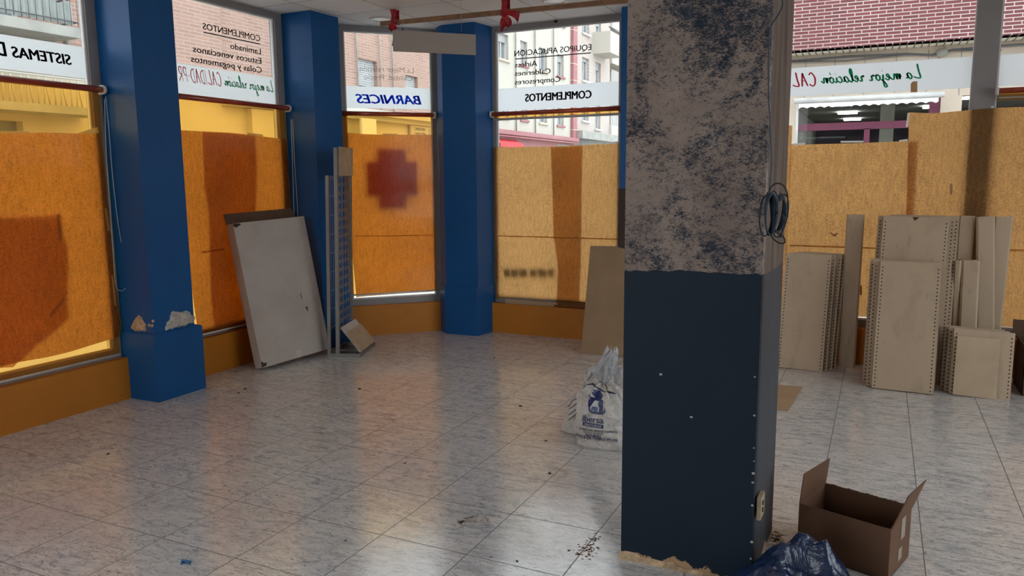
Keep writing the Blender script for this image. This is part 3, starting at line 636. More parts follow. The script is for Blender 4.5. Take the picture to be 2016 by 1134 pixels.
# ------------------------------------------------------------------ roller blinds of amber film
def blind(pl, u0, u1, zt, zb, label, off=.082, side='r', ends=True):
    root = empty('roller_blind', pl.p((u0+u1)/2, zb, off), label, 'roller blind', 'amber roller blinds')
    b = nb(); tube(b, [pl.p(u0+.01, zt, off), pl.p(u1-.012, zt, off)], .021, 16); build('roll', b, ROLL, root, label='rolled dark red film')
    b = nb()
    for i in range(12):
        pass
    n = 14; g = []
    for j in range(n+1):
        z = zt-.0-(zt-zb)*j/n; g.append([b.verts.new(pl.p(u, z, off-.0215+.0015*math.sin(j*1.7))) for u in (u0+.015, u1-.02)])
    for j in range(n): b.faces.new((g[j][0], g[j+1][0], g[j+1][1], g[j][1]))
    build('film', b, AMBER, root, label='see-through amber film')
    b = nb(); tube(b, [pl.p(u0+.015, zb, off-.0215), pl.p(u1-.02, zb, off-.0215)], .0075, 8); build('bottom_bar', b, WHITEP, root, label='pale bottom bar')
    for u, s in ((u0, -1), (u1, 1)):
        b = nb(); tube(b, [pl.p(u-.012, zt, off), pl.p(u+.008, zt, off)], .030, 18); pbox(b, pl, u-.006, u+.006, zt-.03, zt+.03, .03, off); build('bracket', b, WHITEP, root)
    return root
def cord(root, pts, r=.0018, label='pull cord', mat=None):
    b = nb(); tube(b, smooth_path(pts, 5), r, 6); build('pull_cord', b, mat or WHITEP, root, label=label)
q0 = LEFT.px(205, 178, .082)
bl1 = blind(LEFT, 1.36, q0[0]-.006, 2.095, .318, 'amber roller blind pulled down over the leftmost window')
cord(bl1, [atx(x, y, -4.638) for x, y in ((208, 190), (214, 250), (222, 350), (234, 450), (247, 515), (251, 545), (246, 568), (236, 572), (228, 560), (223, 500), (216, 400), (209, 300), (206, 195))])
q0 = LEFT.px(569, 213, .082)
bl2 = blind(LEFT, 3.90, q0[0]-.004, 2.108, .318, 'amber roller blind pulled down over the window left of the rack')
cord(bl2, [atx(x, y, -4.62) for x, y in ((573, 235), (576, 320), (579, 420), (584, 520), (588, 560), (586, 420), (580, 320), (576, 235))], .0022)
qa, qb = CORN.px(672, 222, .082), CORN.px(857, 226, .082)
bl3 = blind(CORN, qa[0]-.03, qb[0]-.004, 2.10, .40, 'amber roller blind pulled down over the narrow corner window')
cord(bl3, [CORN.p(*CORN.px(x, y, .10), .10) for x, y in ((861, 232), (863, 270), (868, 350), (872, 450), (873, 500), (870, 520), (868, 450), (865, 350), (860, 240))], .0018)
qa = BACK.px(967, 224, .082); bl4 = blind(BACK, qa[0]+.004, x4+.03, 2.093, BACK.px(1000, 233.5, .06)[1], 'amber blind rolled almost fully up across the window with pale apartment blocks')
b = nb(); pbox(b, BACK, qa[0]+.01, x4, BACK.px(1000, 236.5, .06)[1], BACK.px(1000, 232, .06)[1], .052, .066); build('weight_bar', b, ALU, bl4, label='grey weight bar')
qa = BACK.px(1966, 178, .082); bl6 = blind(BACK, qa[0]-.008, 2.36, BACK.px(1990, 178, .082)[1], BACK.px(1990, 192, .06)[1], 'amber blind rolled up at the top right behind the mullion')
b = nb(); pbox(b, BACK, qa[0], 2.34, BACK.px(1990, 197, .06)[1], BACK.px(1990, 192, .06)[1], .052, .066); build('weight_bar', b, plain('amber_bar', (.20, .10, .01), .4), bl6, label='amber weight bar')

# ------------------------------------------------------------------ the street outside
STREET = plain('pale_paving', (.42, .40, .37), .85, var=.08, sc=1.2, world_=True)
b = nb(); prism(b, [(-60, -30), (40, -30), (40, 60), (-60, 60)], -.45, -.15); struct('ground', b, STREET)
PINKB = m_brick('pink_brick', (.36, .225, .175), (.29, .18, .135), (.385, .30, .26), .27, .062, .009, 'y'); REDB = m_brick('red_brick', (.165, .045, .047), (.115, .032, .036), (.46, .38, .36), .205, .0495, .0065, 'x')
STUC = plain('cream_render', (.46, .44, .385), .9, var=.04, sc=.6, world_=True); BEIGE = plain('beige_stone', (.50, .42, .34), .8, var=.12, sc=1.5, world_=True)
GREYB = m_brick('grey_brown_brick', (.44, .38, .34), (.40, .345, .31), (.52, .47, .43), .3, .07, .008, 'y'); REDP = plain('dull_red_trim', (.32, .13, .14), .7, world_=True)
DGL = plain('window_dark_glass', (.16, .19, .21), .08, spec=.9); SHUT = plain('grey_shutter', (.33, .34, .34), .6); WHT = plain('white_frame', (.52, .52, .51), .5); CON = plain('concrete_slab', (.30, .30, .275), .9, var=.15, sc=3, world_=True)
YEL = plain('ochre_shop_wall', (.52, .46, .33), .85, var=.06, sc=1, world_=True); METAL = plain('dark_metal', (.12, .12, .13), .5, .3); MAR = plain('maroon_panel', (.12, .015, .045), .5); AWN = plain('white_awning', (.60, .62, .64), .6, var=.02)
LF = Plane((-11, 0, 0), (0, 1, 0), (1, 0, 0)); RF = Plane((0, 13.05, 0), (1, 0, 0), (0, -1, 0)); RB = Plane((0, 12.5, 0), (1, 0, 0), (0, -1, 0))
def facade(b, pl, u0, u1, z0, z1, holes, n0, depth=.16, mi=0):
    us = sorted({u0, u1, *[h[0] for h in holes], *[h[1] for h in holes]}); zs = sorted({z0, z1, *[h[2] for h in holes], *[h[3] for h in holes]})
    for i in range(len(us)-1):
        for j in range(len(zs)-1):
            cu, cz = (us[i]+us[i+1])/2, (zs[j]+zs[j+1])/2
            if cu < u0 or cu > u1 or cz < z0 or cz > z1: continue
            if any(h[0] < cu < h[1] and h[2] < cz < h[3] for h in holes): continue
            pbox(b, pl, us[i], us[i+1], zs[j], zs[j+1], n0-depth, n0, mi)
def house_window(root, pl, u0, u1, z0, z1, n0, shutter=0, sill=None, dep=.12, mull=1, fm=None, sillmat=None):
    b = nb(); t = .045; fm = fm or WHT
    for a in ((u0, u0+t, z0, z1), (u1-t, u1, z0, z1), (u0, u1, z0, z0+t), (u0, u1, z1-t, z1)): pbox(b, pl, *a, n0-dep-.03, n0-dep+.02)
    for k in range(mull):
        m_ = u0+(u1-u0)*(k+1)/(mull+1); pbox(b, pl, m_-.02, m_+.02, z0, z1, n0-dep-.03, n0-dep+.02)
    f = build('window', b, fm, root)
    b = nb(); pbox(b, pl, u0, u1, z0, z1, n0-dep-.05, n0-dep-.03); build('pane', b, DGL, f)
    if shutter:
        b = nb(); n = int((z1-z0)*shutter/.05); 
        for k in range(n): pbox(b, pl, u0+.03, u1-.03, z1-.05*(k+1)+.006, z1-.05*k, n0-dep+.02, n0-dep+.035)
        build('shutter', b, SHUT, f)
    if sill:
        b = nb(); pbox(b, pl, u0-.06, u1+.06, z0-.07, z0, n0-dep, n0+sill); build('sill', b, sillmat or WHT, f)
# --- brick block across the left street
br = empty('brick_building', (-11, 10, -.15), 'pinkish brick apartment block across the street, seen through the three left windows', 'building')
b = nb(); holes = [(5.0, 7.1, 3.62, 5.6), (14.82, 15.56, 3.42, 4.25), (16.76, 17.34, 3.42, 4.09), (12.8, 13.4, 5.2, 6.2), (9.0, 9.6, 5.4, 6.2)]
facade(b, LF, 0, 21.4, 3.05, 6.4, holes, 0); pbox(b, LF, 0, 21.4, 3.05, 6.4, -3, -.5); pbox(b, LF, 8.3, 10.66, 3.1, 6.4, 0, .10); build('brick_wall', b, PINKB, br)
for h in holes[1:4]: house_window(br, LF, *h, 0, shutter=.75, sill=.03, mull=0)
house_window(br, LF, *holes[0], 0, mull=3); 
for y_, r_ in ((14.73, .018), (15.62, .014), (16.15, .018), (7.72, .035)):
    b = nb(); tube(b, [LF.p(y_, 3.1, .05), LF.p(y_, 6.4, .05)], r_, 6); build('drainpipe', b, CON, br)
b = nb(); pbox(b, LF, 4.2, 7.5, 3.50, 3.64, 0, .65); s_ = build('balcony_slab', b, CON, br)
b = nb(); tube(b, [LF.p(4.2, 4.05, .62), LF.p(7.5, 4.05, .62), LF.p(7.5, 4.05, 0)], .014, 6); tube(b, [LF.p(4.2, 3.72, .62), LF.p(7.5, 3.72, .62), LF.p(7.5, 3.72, 0)], .010, 6)
for k in range(34): u = 4.2+.1*k; tube(b, [LF.p(u, 3.66, .62), LF.p(u, 4.05, .62)], .006, 5)
build('railing', b, METAL, s_)
b = nb(); g = []
for k in range(150):
    u = 4.25+k*.0216; d_ = .57+.022*math.sin(k*1.25); g.append((b.verts.new(LF.p(u, 3.68, d_)), b.verts.new(LF.p(u, 3.98+.03*math.sin(k*.62), d_))))
for a, c in zip(g, g[1:]): b.faces.new((a[0], c[0], c[1], a[1]))
build('screen', b, plain('grey_green_screen', (.30, .33, .31), .7), s_, label='pleated white balcony screen')
# ground floor of the block: cornice, shop walls, lower balcony
b = nb(); pbox(b, LF, 10.7, 21.4, 2.96, 3.09, -.1, .30); pbox(b, LF, 10.7, 21.4, 2.86, 2.96, -.1, .16); build('cornice', b, STUC, br)
b = nb(); facade(b, LF, 0, 21.4, -.15, 3.05, [(2.5, 7.0, .6, 2.35), (12.1, 15.9, .2, 2.55)], -.05); pbox(b, LF, 11.3, 11.95, -.15, 2.85, -.05, .10); pbox(b, LF, 0, 21.4, -.15, 3.05, -3, -.5); build('shop_wall', b, YEL, br)
for a in ((2.5, 7.0, .6, 2.35), (12.1, 15.9, .2, 2.55)): b = nb(); pbox(b, LF, *a, -.22, -.2); build('shop_glass', b, DGL, br)
b = nb(); pbox(b, LF, 3.0, 7.9, 2.45, 2.56, 0, .5); s_ = build('ledge', b, CON, br)
b = nb()
for k in range(60): u = 3.1+k*.08; tube(b, [LF.p(u, 2.56, .45), LF.p(u+.05*math.sin(k*2.1), 2.93, .45)], .011, 5)
tube(b, [LF.p(3.0, 2.95, .45), LF.p(7.8, 2.95, .45)], .015, 6); build('railing', b, STUC, s_)
b = nb(); pbox(b, LF, 14.40, 14.95, 2.35, 2.86, .3, .36); tag(build_base('street_sign', b, AWN), 'small white sign jutting from the ochre shop wall', 'sign')
sg = empty('shop_sign', LF.p(17.4, 2.5), 'framed butcher shop sign board on the wall behind the corner window', 'sign')
b = nb(); a0, a1 = LF.px(806, 262), LF.px(856, 246); pbox(b, LF, a0[0], a1[0]+.4, 2.50, 2.88, .0, .07); build('sign_frame', b, BEIGE, sg)
b = nb(); pbox(b, LF, a0[0]+.06, a1[0]+.34, 2.54, 2.85, .07, .08); build('sign_face', b, STUC, sg)
def sign_text(s, pl, u0, u1, z, cap, off, mat, parent, **k): return lettering(s, parent, pl, (u0, z), (u1, z), cap, mat, off=off, **k)
ua = a0[0]+.12
sign_text('CARNICERIA', LF, ua, ua+.52, 2.73, .075, .083, METAL, sg, bold=.01); sign_text('CHARCUTERIA', LF, ua, ua+.56, 2.61, .075, .083, METAL, sg, bold=.01); sign_text('JO', LF, ua+.66, ua+.86, 2.60, .20, .083, METAL, sg)
# --- cream block farther down the same street
cb = empty('cream_building', (-11, 25, -.15), 'cream rendered apartment block with rows of small windows', 'building')
b = nb(); H4 = []
for z0, z1 in ((3.42, 4.05), (5.2, 5.98), (7.05, 7.85), (8.9, 9.7)):
    for y0, y1 in ((22.05, 22.75), (23.65, 24.2), (25.2, 25.9), (26.85, 27.5)): H4.append((y0, y1, z0, z1))
facade(b, LF, 21.4, 28.2, 3.0, 11, H4, 0); pbox(b, LF, 21.4, 28.2, 2.95, 11, -3, -.5); build('rendered_wall', b, STUC, cb)
for i, h in enumerate(H4): house_window(cb, LF, *h, 0, shutter=(.35 if i % 3 else .15), sill=.06, sillmat=REDP if i % 2 else BEIGE, mull=1)
b = nb(); pbox(b, LF, 28.2, 28.62, 2.95, 11, -.2, .12)
for k in range(12): pbox(b, LF, 28.18, 28.64, 3.3+k*.62, 3.33+k*.62, -.2, .128, 1)
build('corner_strip', b, [REDP, BEIGE], cb, label='red corner strip')
for y_ in (23.2, 24.75, 26.4): b = nb(); tube(b, [LF.p(y_, 3.0, .05), LF.p(y_, 10.5, .05)], .022, 6); build('drainpipe', b, CON, cb)
b = nb(); facade(b, LF, 21.4, 28.62, -.15, 2.95, [(21.8, 23.6, 0, 2.45), (24.2, 26.0, 0, 2.5), (26.5, 28.1, 0, 2.5)], -.02); pbox(b, LF, 21.4, 28.62, 2.86, 3.0, -.1, .22); tube(b, [LF.p(21.4, 2.80, .2), LF.p(28.6, 2.80, .2)], .03, 6); build('shopfront', b, REDP, cb, label='dull red shopfront')
b = nb()
for a in ((21.8, 23.6, 0, 2.45), (24.2, 26.0, 0, 2.5), (26.5, 28.1, 0, 2.5)): pbox(b, LF, *a, -.2, -.15)
build('shopfront_glass', b, MAR, cb)
aw = empty('shop_awning', LF.p(22.5, 2.4, .1), 'red awning over the dull red shopfront', 'awning')
b = nb(); slab(b, [LF.p(21.5, 2.70, .02), LF.p(23.2, 2.70, .02), LF.p(23.2, 2.55, .30), LF.p(21.5, 2.55, .30)], (0, 0, .02)); slab(b, [LF.p(21.5, 2.55, .30), LF.p(23.2, 2.55, .30), LF.p(23.2, 2.45, .30), LF.p(21.5, 2.45, .30)], (.015, 0, 0)); build('awning_canvas', b, plain('red_canvas', (.62, .05, .06), .7), aw)
b = nb(); pbox(b, LF, 22.2, 24.6, 2.2, 2.36, -.02, .03); build('banner', b, AWN, cb)
# --- grey block beyond
gb = empty('grey_building', (-11, 33, -.15), 'grey-brown apartment block with a box balcony and barred galleries', 'building')
b = nb(); H5 = []
for z0, z1 in ((3.75, 4.55), (5.32, 6.22), (7.15, 8.0)): H5 += [(29.45, 30.25, z0, z1), (31.0, 31.7, z0-.25, z1)]
facade(b, LF, 28.62, 32.9, 3.3, 11, H5, 0); pbox(b, LF, 28.62, 32.9, 3.3, 11, -3, -.5); build('brick_wall', b, GREYB, gb)
for i, h in enumerate(H5): house_window(gb, LF, *h, 0, shutter=.3 if i % 2 else .2, sill=.08, mull=1)
b = nb(); pbox(b, LF, 28.62, 40, 3.0, 3.3, -.5, .35); build('cornice', b, CON, gb)
b = nb(); pbox(b, LF, 30.7, 32.3, 6.5, 7.35, .0, .75); s_ = build('balcony', b, STUC, gb, label='solid cream balcony box'); b = nb(); tube(b, [LF.p(30.7, 7.5, .7), LF.p(32.3, 7.5, .7)], .03, 6); build('handrail', b, METAL, s_)
b = nb(); pbox(b, LF, 32.9, 40, 3.3, 11, -3, -.9); 
for z in (3.3, 4.85, 6.4, 7.9): pbox(b, LF, 32.9, 40, z, z+.45, -.9, .1)
build('gallery_floor', b, STUC, gb)
for z in (3.75, 5.3, 6.85):
    b = nb()
    for k in range(40): u = 33.0+k*.17; pbox(b, LF, u, u+.07, z, z+.85, .03, .06)
    build('barred_railing', b, WHT, gb)
b = nb(); facade(b, LF, 28.62, 40, -.15, 3.0, [(29.0, 31.4, 0, 2.7), (31.9, 36, 0, 2.7)], -.1); build('ground_floor', b, CON, gb)
b = nb(); pbox(b, LF, 29.0, 31.4, 0, 2.7, -.3, -.26)
for k in range(24): pbox(b, LF, 31.9+k*.17, 31.9+k*.17+.09, 0, 2.7, -.3, -.22, 1)
build('shutter_door', b, [DGL, SHUT], gb)
b = nb(); slab(b, [LF.p(28.9, 2.0, .6), LF.p(29.9, 2.35, .6), LF.p(29.9, 2.15, .6), LF.p(29.2, 1.85, .6)], (.02, 0, 0)); slab(b, [LF.p(28.9, 2.75, .5), LF.p(30.5, 2.75, .5), LF.p(30.5, 1.6, .5), LF.p(28.9, 1.6, .5)], (.04, 0, 0)); tag(build_base('van_side', b, AWN), 'white panel with a slanted stripe in front of the grey block', 'panel')
# --- red brick block straight across
rb = empty('red_brick_building', (1.5, 13, -.15), 'red brick building with light mortar above a shop, across the right-hand street', 'building')
b = nb(); pbox(b, RB, -1.62, 9, 3.34, 8, -.25, 0); build('brick_wall', b, REDB, rb)
b = nb(); pbox(b, RF, -1.62, 9, 3.34, 3.37, 0, .548)
for k in range(110): pbox(b, RF, -1.6+k*.095, -1.6+k*.095+.012, 3.334, 3.34, 0, .55, 1)
build('soffit', b, [plain('pale_slats', (.72, .68, .56), .7, world_=True), METAL], rb, label='slatted beige soffit')
zf = RF.px(1700, 128)[1]
b = nb(); facade(b, RF, -1.62, 9, -.15, 3.34, [(-1.27, .70, .5, 2.62), (.97, 2.6, .3, 2.62)], 0, .2); 
build('stone_front', b, BEIGE, rb)
b = nb()
for k in range(26): pbox(b, RF, -1.6+k*.42, -1.6+k*.42+.006, 2.63, 3.3, 0, .004)
build('panel_joint', b, METAL, rb)
b = nb(); P1_ = [(-1.6, 3.255), (-.6, 3.27), (.2, 3.25), (.55, 3.21), (.8, 3.26), (1.4, 3.27), (9, 3.28)]
tube(b, [RF.p(u, z, .06) for u, z in P1_], .018, 6); tube(b, [RF.p(u, z-.03+.03*math.sin(u*3), .07) for u, z in P1_[:6]], .010, 5); build('street_cable', b, METAL, rb, label='sagging street cables')
b = nb(); q = RF.px(1860, 104, .08); tube(b, [RF.p(q[0]-.10, q[1]-.02, .08), RF.p(q[0]+.03, q[1]+.03, .08)], .055, 8); build('junction_box', b, CON, rb)
for a in ((-1.27, .70, .5, 2.62), (.97, 2.6, .3, 2.62)): b = nb(); pbox(b, RF, *a, -.10, -.09); build('shop_glass', b, GLASS, rb)
b = nb(); pbox(b, RF, .56, .70, .5, 2.62, -.14, -.03); pbox(b, RF, -1.27, .70, 2.19, 2.30, -.14, -.06); pbox(b, RF, -.30, -.22, .5, 2.2, -.14, -.06); build('maroon_trim', b, MAR, rb)
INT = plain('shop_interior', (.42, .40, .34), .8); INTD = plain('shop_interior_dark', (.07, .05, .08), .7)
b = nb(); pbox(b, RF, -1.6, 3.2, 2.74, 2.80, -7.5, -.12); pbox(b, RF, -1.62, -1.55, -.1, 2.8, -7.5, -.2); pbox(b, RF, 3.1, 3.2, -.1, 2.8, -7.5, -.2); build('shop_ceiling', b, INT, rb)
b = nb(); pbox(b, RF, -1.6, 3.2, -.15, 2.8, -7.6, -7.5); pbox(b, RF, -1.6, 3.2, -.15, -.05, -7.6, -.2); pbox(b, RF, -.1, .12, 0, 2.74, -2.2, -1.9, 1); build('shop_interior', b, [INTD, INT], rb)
TL = m_emit('shop_tube_light', (.95, 1, .98), 5)
ll = empty('strip_lights', RF.p(0, 2.7, -2), None, None)
bpy.data.objects.remove(ll)
for i, (xa, xb, y) in enumerate(((1633, 1677, 204.5), (1649, 1688, 221), (1661, 1695, 234), (1818, 1840, 209), (1897, 1912, 190))):
    A = atz(xa, y, 2.725); B_ = atz(xb, y, 2.725); b = nb(); box(b, (min(A.x, B_.x), A.y, 2.70), (max(A.x, B_.x), A.y+.30, 2.7395)); o = build_base('strip_light', b, TL)
    tag(o, 'lit ceiling strip inside the shop across the street', 'ceiling light', 'strip lights inside the shop across the street')
aw = empty('window_awning', RF.p(-.3, 2.5, .3), 'white scalloped awning over the shop window across the street', 'awning')
za = (RF.px(1700, 198, .3)[1], RF.px(1700, 187, .3)[1]); ua_, ub_ = RF.px(1566, 195, .3)[0], RF.px(1857, 178, .3)[0]
b = nb(); tube(b, [RF.p(ua_-.02, (za[0]+za[1])/2, .27), RF.p(ub_+.02, (za[0]+za[1])/2, .27)], .045, 10); build('awning_cassette', b, WHT, aw)
b = nb(); n = 160; g = []
for k in range(n+1):
    u = ua_+.05+(ub_-ua_-.10)*k/n; zz = za[0]-.080+.022*abs(math.sin(k*.30)); g.append((b.verts.new(RF.p(u, za[0]-.005, .29)), b.verts.new(RF.p(u, zz, .30)), b.verts.new(RF.p(u, zz, .305)), b.verts.new(RF.p(u, za[0]-.005, .295))))
for a, c in zip(g, g[1:]):
    for i in range(4): b.faces.new((a[i], c[i], c[(i+1) % 4], a[(i+1) % 4]))
bmesh.ops.recalc_face_normals(b, faces=b.faces[:]); build('valance', b, AWN, aw, label='scalloped valance')
b = nb(); tube(b, [RF.p(ua_+.02, 2.6, .1), RF.p(ua_+.02, 1.9, .1)], .02, 6); build('side_arm', b, WHT, aw)

# ------------------------------------------------------------------ ceiling: downlights, batten, ribbons, hanging board
for i, (x, y) in enumerate(((750, 37), (1093, 1))):
    p = atz(x, y, CZ); d = empty('downlight', (p.x, p.y, CZ-.012), ['unlit recessed ceiling light above the narrow corner window', 'unlit recessed ceiling light near the top edge, right of the red ribbon'][i], 'ceiling light', 'recessed ceiling lights')
    b = nb(); n = 40; rings = []
    for r_, z in ((.098, CZ), (.098, CZ-.010), (.080, CZ-.012), (.074, CZ-.004), (.074, CZ-.001)): rings.append([b.verts.new((p.x+r_*math.cos(2*math.pi*k/n), p.y+r_*math.sin(2*math.pi*k/n), z)) for k in range(n)])
    for a, c in zip(rings, rings[1:]):
        for k in range(n): b.faces.new((a[k], a[(k+1) % n], c[(k+1) % n], c[k]))
    build('trim_ring', b, WHITEP, d, smooth=True)
    b = nb(); tube(b, [(p.x, p.y, CZ-.001), (p.x, p.y, CZ-.006)], .074, 32); build('lens', b, plain('frosted_lens', (.80, .82, .84), .25), d)
yb = 5.6; bt_ = empty('wooden_batten', (-2.6, yb, 2.73), 'long brown wooden batten slung below the ceiling in red ribbons', 'wooden batten')
A = aty(750, 47, yb); B_ = aty(1222, 2, yb); dv = (B_-A)/(B_-A).length; E_ = A+dv*3.0
b = nb(); slab(b, [A+Vector((0, -.012, -.018)), E_+Vector((0, -.012, -.018)), E_+Vector((0, -.012, .018)), A+Vector((0, -.012, .018))], (0, .03, 0)); build('batten', b, WOOD, bt_)
def ribbon(x, zb, lab, tail):
    r = empty('red_ribbon', (x, yb, zb), lab, 'ribbon', 'red ribbons holding the batten')
    zc_ = A.z+dv.z*(x-A.x)/dv.x
    b = nb(); w = .030; g = []
    for j in range(13):
        t = j/12; z = CZ-.001-(CZ-zc_-.01)*t; ww = w*(1-.25*t); y = yb-.018-.004*math.sin(t*9)
        g.append([b.verts.new((x+s*ww+.004*math.sin(t*7), y+.006*math.cos(s*3+t*5), z)) for s in (-1, -.33, .33, 1)])
    for a, c in zip(g, g[1:]):
        for i in range(3): b.faces.new((a[i], c[i], c[i+1], a[i+1]))
    g2 = [[(x+s*w, y, z) for s in (-1, 1)] for y, z in ((yb+.022, CZ-.001), (yb+.024, zc_+.02), (yb+.022, zc_-.022), (yb-.02, zc_-.024), (yb-.02, zc_+.02))]
    vv = [[b.verts.new(q) for q in row] for row in g2]
    for a, c in zip(vv, vv[1:]): b.faces.new((a[0], c[0], c[1], a[1]))
    build('strap', b, RED, r)
    b = nb(); tube(b, [(x-.03, yb-.025, zc_-.02), (x-.01, yb-.032, zc_-.024), (x+.01, yb-.034, zc_-.018), (x+.03, yb-.026, zc_-.022)], [.010, .017, .017, .010], 8); build('knot', b, RED, r)
    for (dx, dz, dx2, dz2, ww) in tail:
        b = nb(); g = []
        for j in range(9):
            t = j/8; cx = x+dx*math.sin(t*1.5)+dx2*t; cz = zc_-.02-(dz*t)+dz2*math.sin(t*3.1); wj = ww*(.5+.9*t)
            a_ = math.atan2(dx, dz); g.append([b.verts.new((cx+s*wj*math.cos(a_), yb-.035-.014*math.sin(t*6+s), cz+s*wj*math.sin(a_))) for s in (-1, 0, 1)])
        for a, c in zip(g, g[1:]):
            for i in range(2): b.faces.new((a[i], c[i], c[i+1], a[i+1]))
        build('tail', b, RED, r)
ribbon(aty(777, 30, yb).x, 2.70, 'red ribbon tied round the batten above the hanging taupe board', [(.02, .05, .0, 0, .022), (-.03, .045, 0, 0, .02)])
ribbon(aty(995, 20, yb).x, 2.62, 'red ribbon with frayed tails near the middle of the batten', [(-.02, .13, -.0, 0, .012), (.05, .10, .0, .01, .02), (.11, .05, .02, .02, .026), (.01, .10, .0, 0, .016)])
cS = 7.75; hb = empty('hanging_board', atc(855, 85, cS), 'blank taupe board hanging on thin wires below the batten', 'hanging board')
q = [atc(x, y, cS) for x, y in ((774.5, 102), (937, 107), (936.5, 67), (773, 60))]; zt_ = (q[2].z+q[3].z)/2; zb_ = (q[0].z+q[1].z)/2
q = [Vector((q[0].x, q[0].y, zb_)), Vector((q[1].x, q[1].y, zb_)), Vector((q[1].x, q[1].y, zt_)), Vector((q[0].x, q[0].y, zt_))]
b = nb(); slab(b, q, Vector((-.707, .707, 0))*.012); build('board', b, BOARD, hb)
b = nb(); slab(b, [q[3]+Vector((-.03, .03, -.10)), q[3]+Vector((.01, .07, -.10)), q[3]+Vector((.01, .07, -.005)), q[3]+Vector((-.02, .04, -.005))], Vector((-.707, .707, 0))*.004); build('back_plate', b, BLACK, hb)
for x, y in ((793, 62), (909, 67)):
    p = atc(x, y, cS); p.z = zt_; b = nb(); tube(b, [p+Vector((-.004, .004, -.02)), Vector((p.x-.004, p.y+.004, CZ))], .0012, 5); w_ = build('hanging_wire', b, WIRE, hb)
    b = nb(); tube(b, [p+Vector((-.004, .004, -.012)), p+Vector((-.004, .004, .014))], .004, 6); build('clip', b, BLACK, w_)

# ------------------------------------------------------------------ leaning things
def lean(x, y, yaw, th, ro=0, z=0):
    w = Vector((math.cos(yaw), math.sin(yaw), 0)); n = Vector((math.sin(yaw), -math.cos(yaw), 0)); u = Vector((0, 0, 1))
    U = u*math.cos(th)-n*math.sin(th); Nn = n*math.cos(th)+u*math.sin(th); w2 = w*math.cos(ro)+U*math.sin(ro); U2 = U*math.cos(ro)-w*math.sin(ro)
    m = Matrix((w2, -Nn, U2)).transposed().to_4x4(); m.translation = Vector((x, y, z)); return m
# white carton
ct = empty('flat_carton', (0, 0, 0), 'large scuffed white flat carton leaning by the window left of the rack', 'carton'); ct.matrix_world = lean(-4.440, 4.484, 1.42, .178, .035)
cw, cl, ctk = .715, 1.168, .092
b = nb(); box(b, (0, -ctk, .004), (cw, 0, cl), bev=.006); build('carton_body', b, CARTON, ct, local=True)
b = nb(); box(b, (cw*.49, -ctk-.0012, .01), (cw*.56, -ctk, .07)); build('carton_tape', b, plain('clear_tape', (.60, .53, .47), .2), ct, local=True, label='patch of shiny tape')
b = nb()
for (a0, a1) in (((-.004, -ctk-.004, cl-.02), (.05, -ctk+.03, cl+.004)),): pass
def blot(b, cx, cz, pts, y): b.faces.new([b.verts.new((cx+p[0], y, cz+p[1])) for p in pts])
b.free(); TORN = plain('torn_dark_card', (.05, .03, .02), .9)
for spot in ((.02, cl-.012, [(-.02, -.012), (.0, -.025), (.05, -.004), (.04, .006), (-.02, .010)]), (.012, .03, [(-.015, -.02), (.03, -.012), (.04, .01), (.01, .015), (-.012, .035)]),
             (.515, .50, [(-.004, .03), (.003, .028), (.005, -.02), (-.001, -.028)]), (.55, .39, [(-.02, .012), (.012, .014), (.004, -.03), (-.002, -.026), (-.006, .0)])):
    b = nb(); blot(b, *spot, -ctk-.0012); build('torn_spot', b, TORN, ct, local=True, label='dark torn spot')
b = nb(); slab(b, [(.004, -.004, cl-.002), (.70, -.004, cl-.002), (.665, -.012, cl+.085), (-.012, -.012, cl+.085)], (0, .004, 0)); build('carton_flap', b, CARDD, ct, local=True, label='dark brown flap standing up behind the top edge')
# cardboard sheets by window four
b = nb(); box(b, (0, -.006, 0), (.46, 0, .948)); o = build('cardboard_sheet', b, CARD, local=True); o.matrix_world = lean(-2.262, 6.065, .06, .325, .012); tag(o, 'tan cardboard sheet leaning beside the square post behind the sacks', 'cardboard sheet')
p = aty(1214, 487, 6.33); b = nb(); box(b, (0, -.012, 0), (.30, 0, 1.40)); o = build('dark_board', b, plain('dark_brown_board', (.035, .016, .010), .6), local=True); o.matrix_world = lean(aty(1216, 420, 6.36).x, 6.384, 0, .002); tag(o, 'near-black brown board standing on end behind the tan cardboard sheet', 'board')
q = [atz(*c_) for c_ in ((1531, 760), (1580, 763), (1552, 810), (1500, 807))]; b = nb(); slab(b, [v+Vector((0, 0, .001)) for v in ((q[3].x-.15, q[3].y), (q[2].x, q[2].y), (q[1].x, q[1].y), (q[0].x-.15, q[0].y)) for v in [Vector((v[0], v[1], 0))]], (0, 0, .005)); tag(build_base('cardboard_piece', b, CARDL), 'flat light cardboard piece lying on the floor right of the square post', 'cardboard piece')

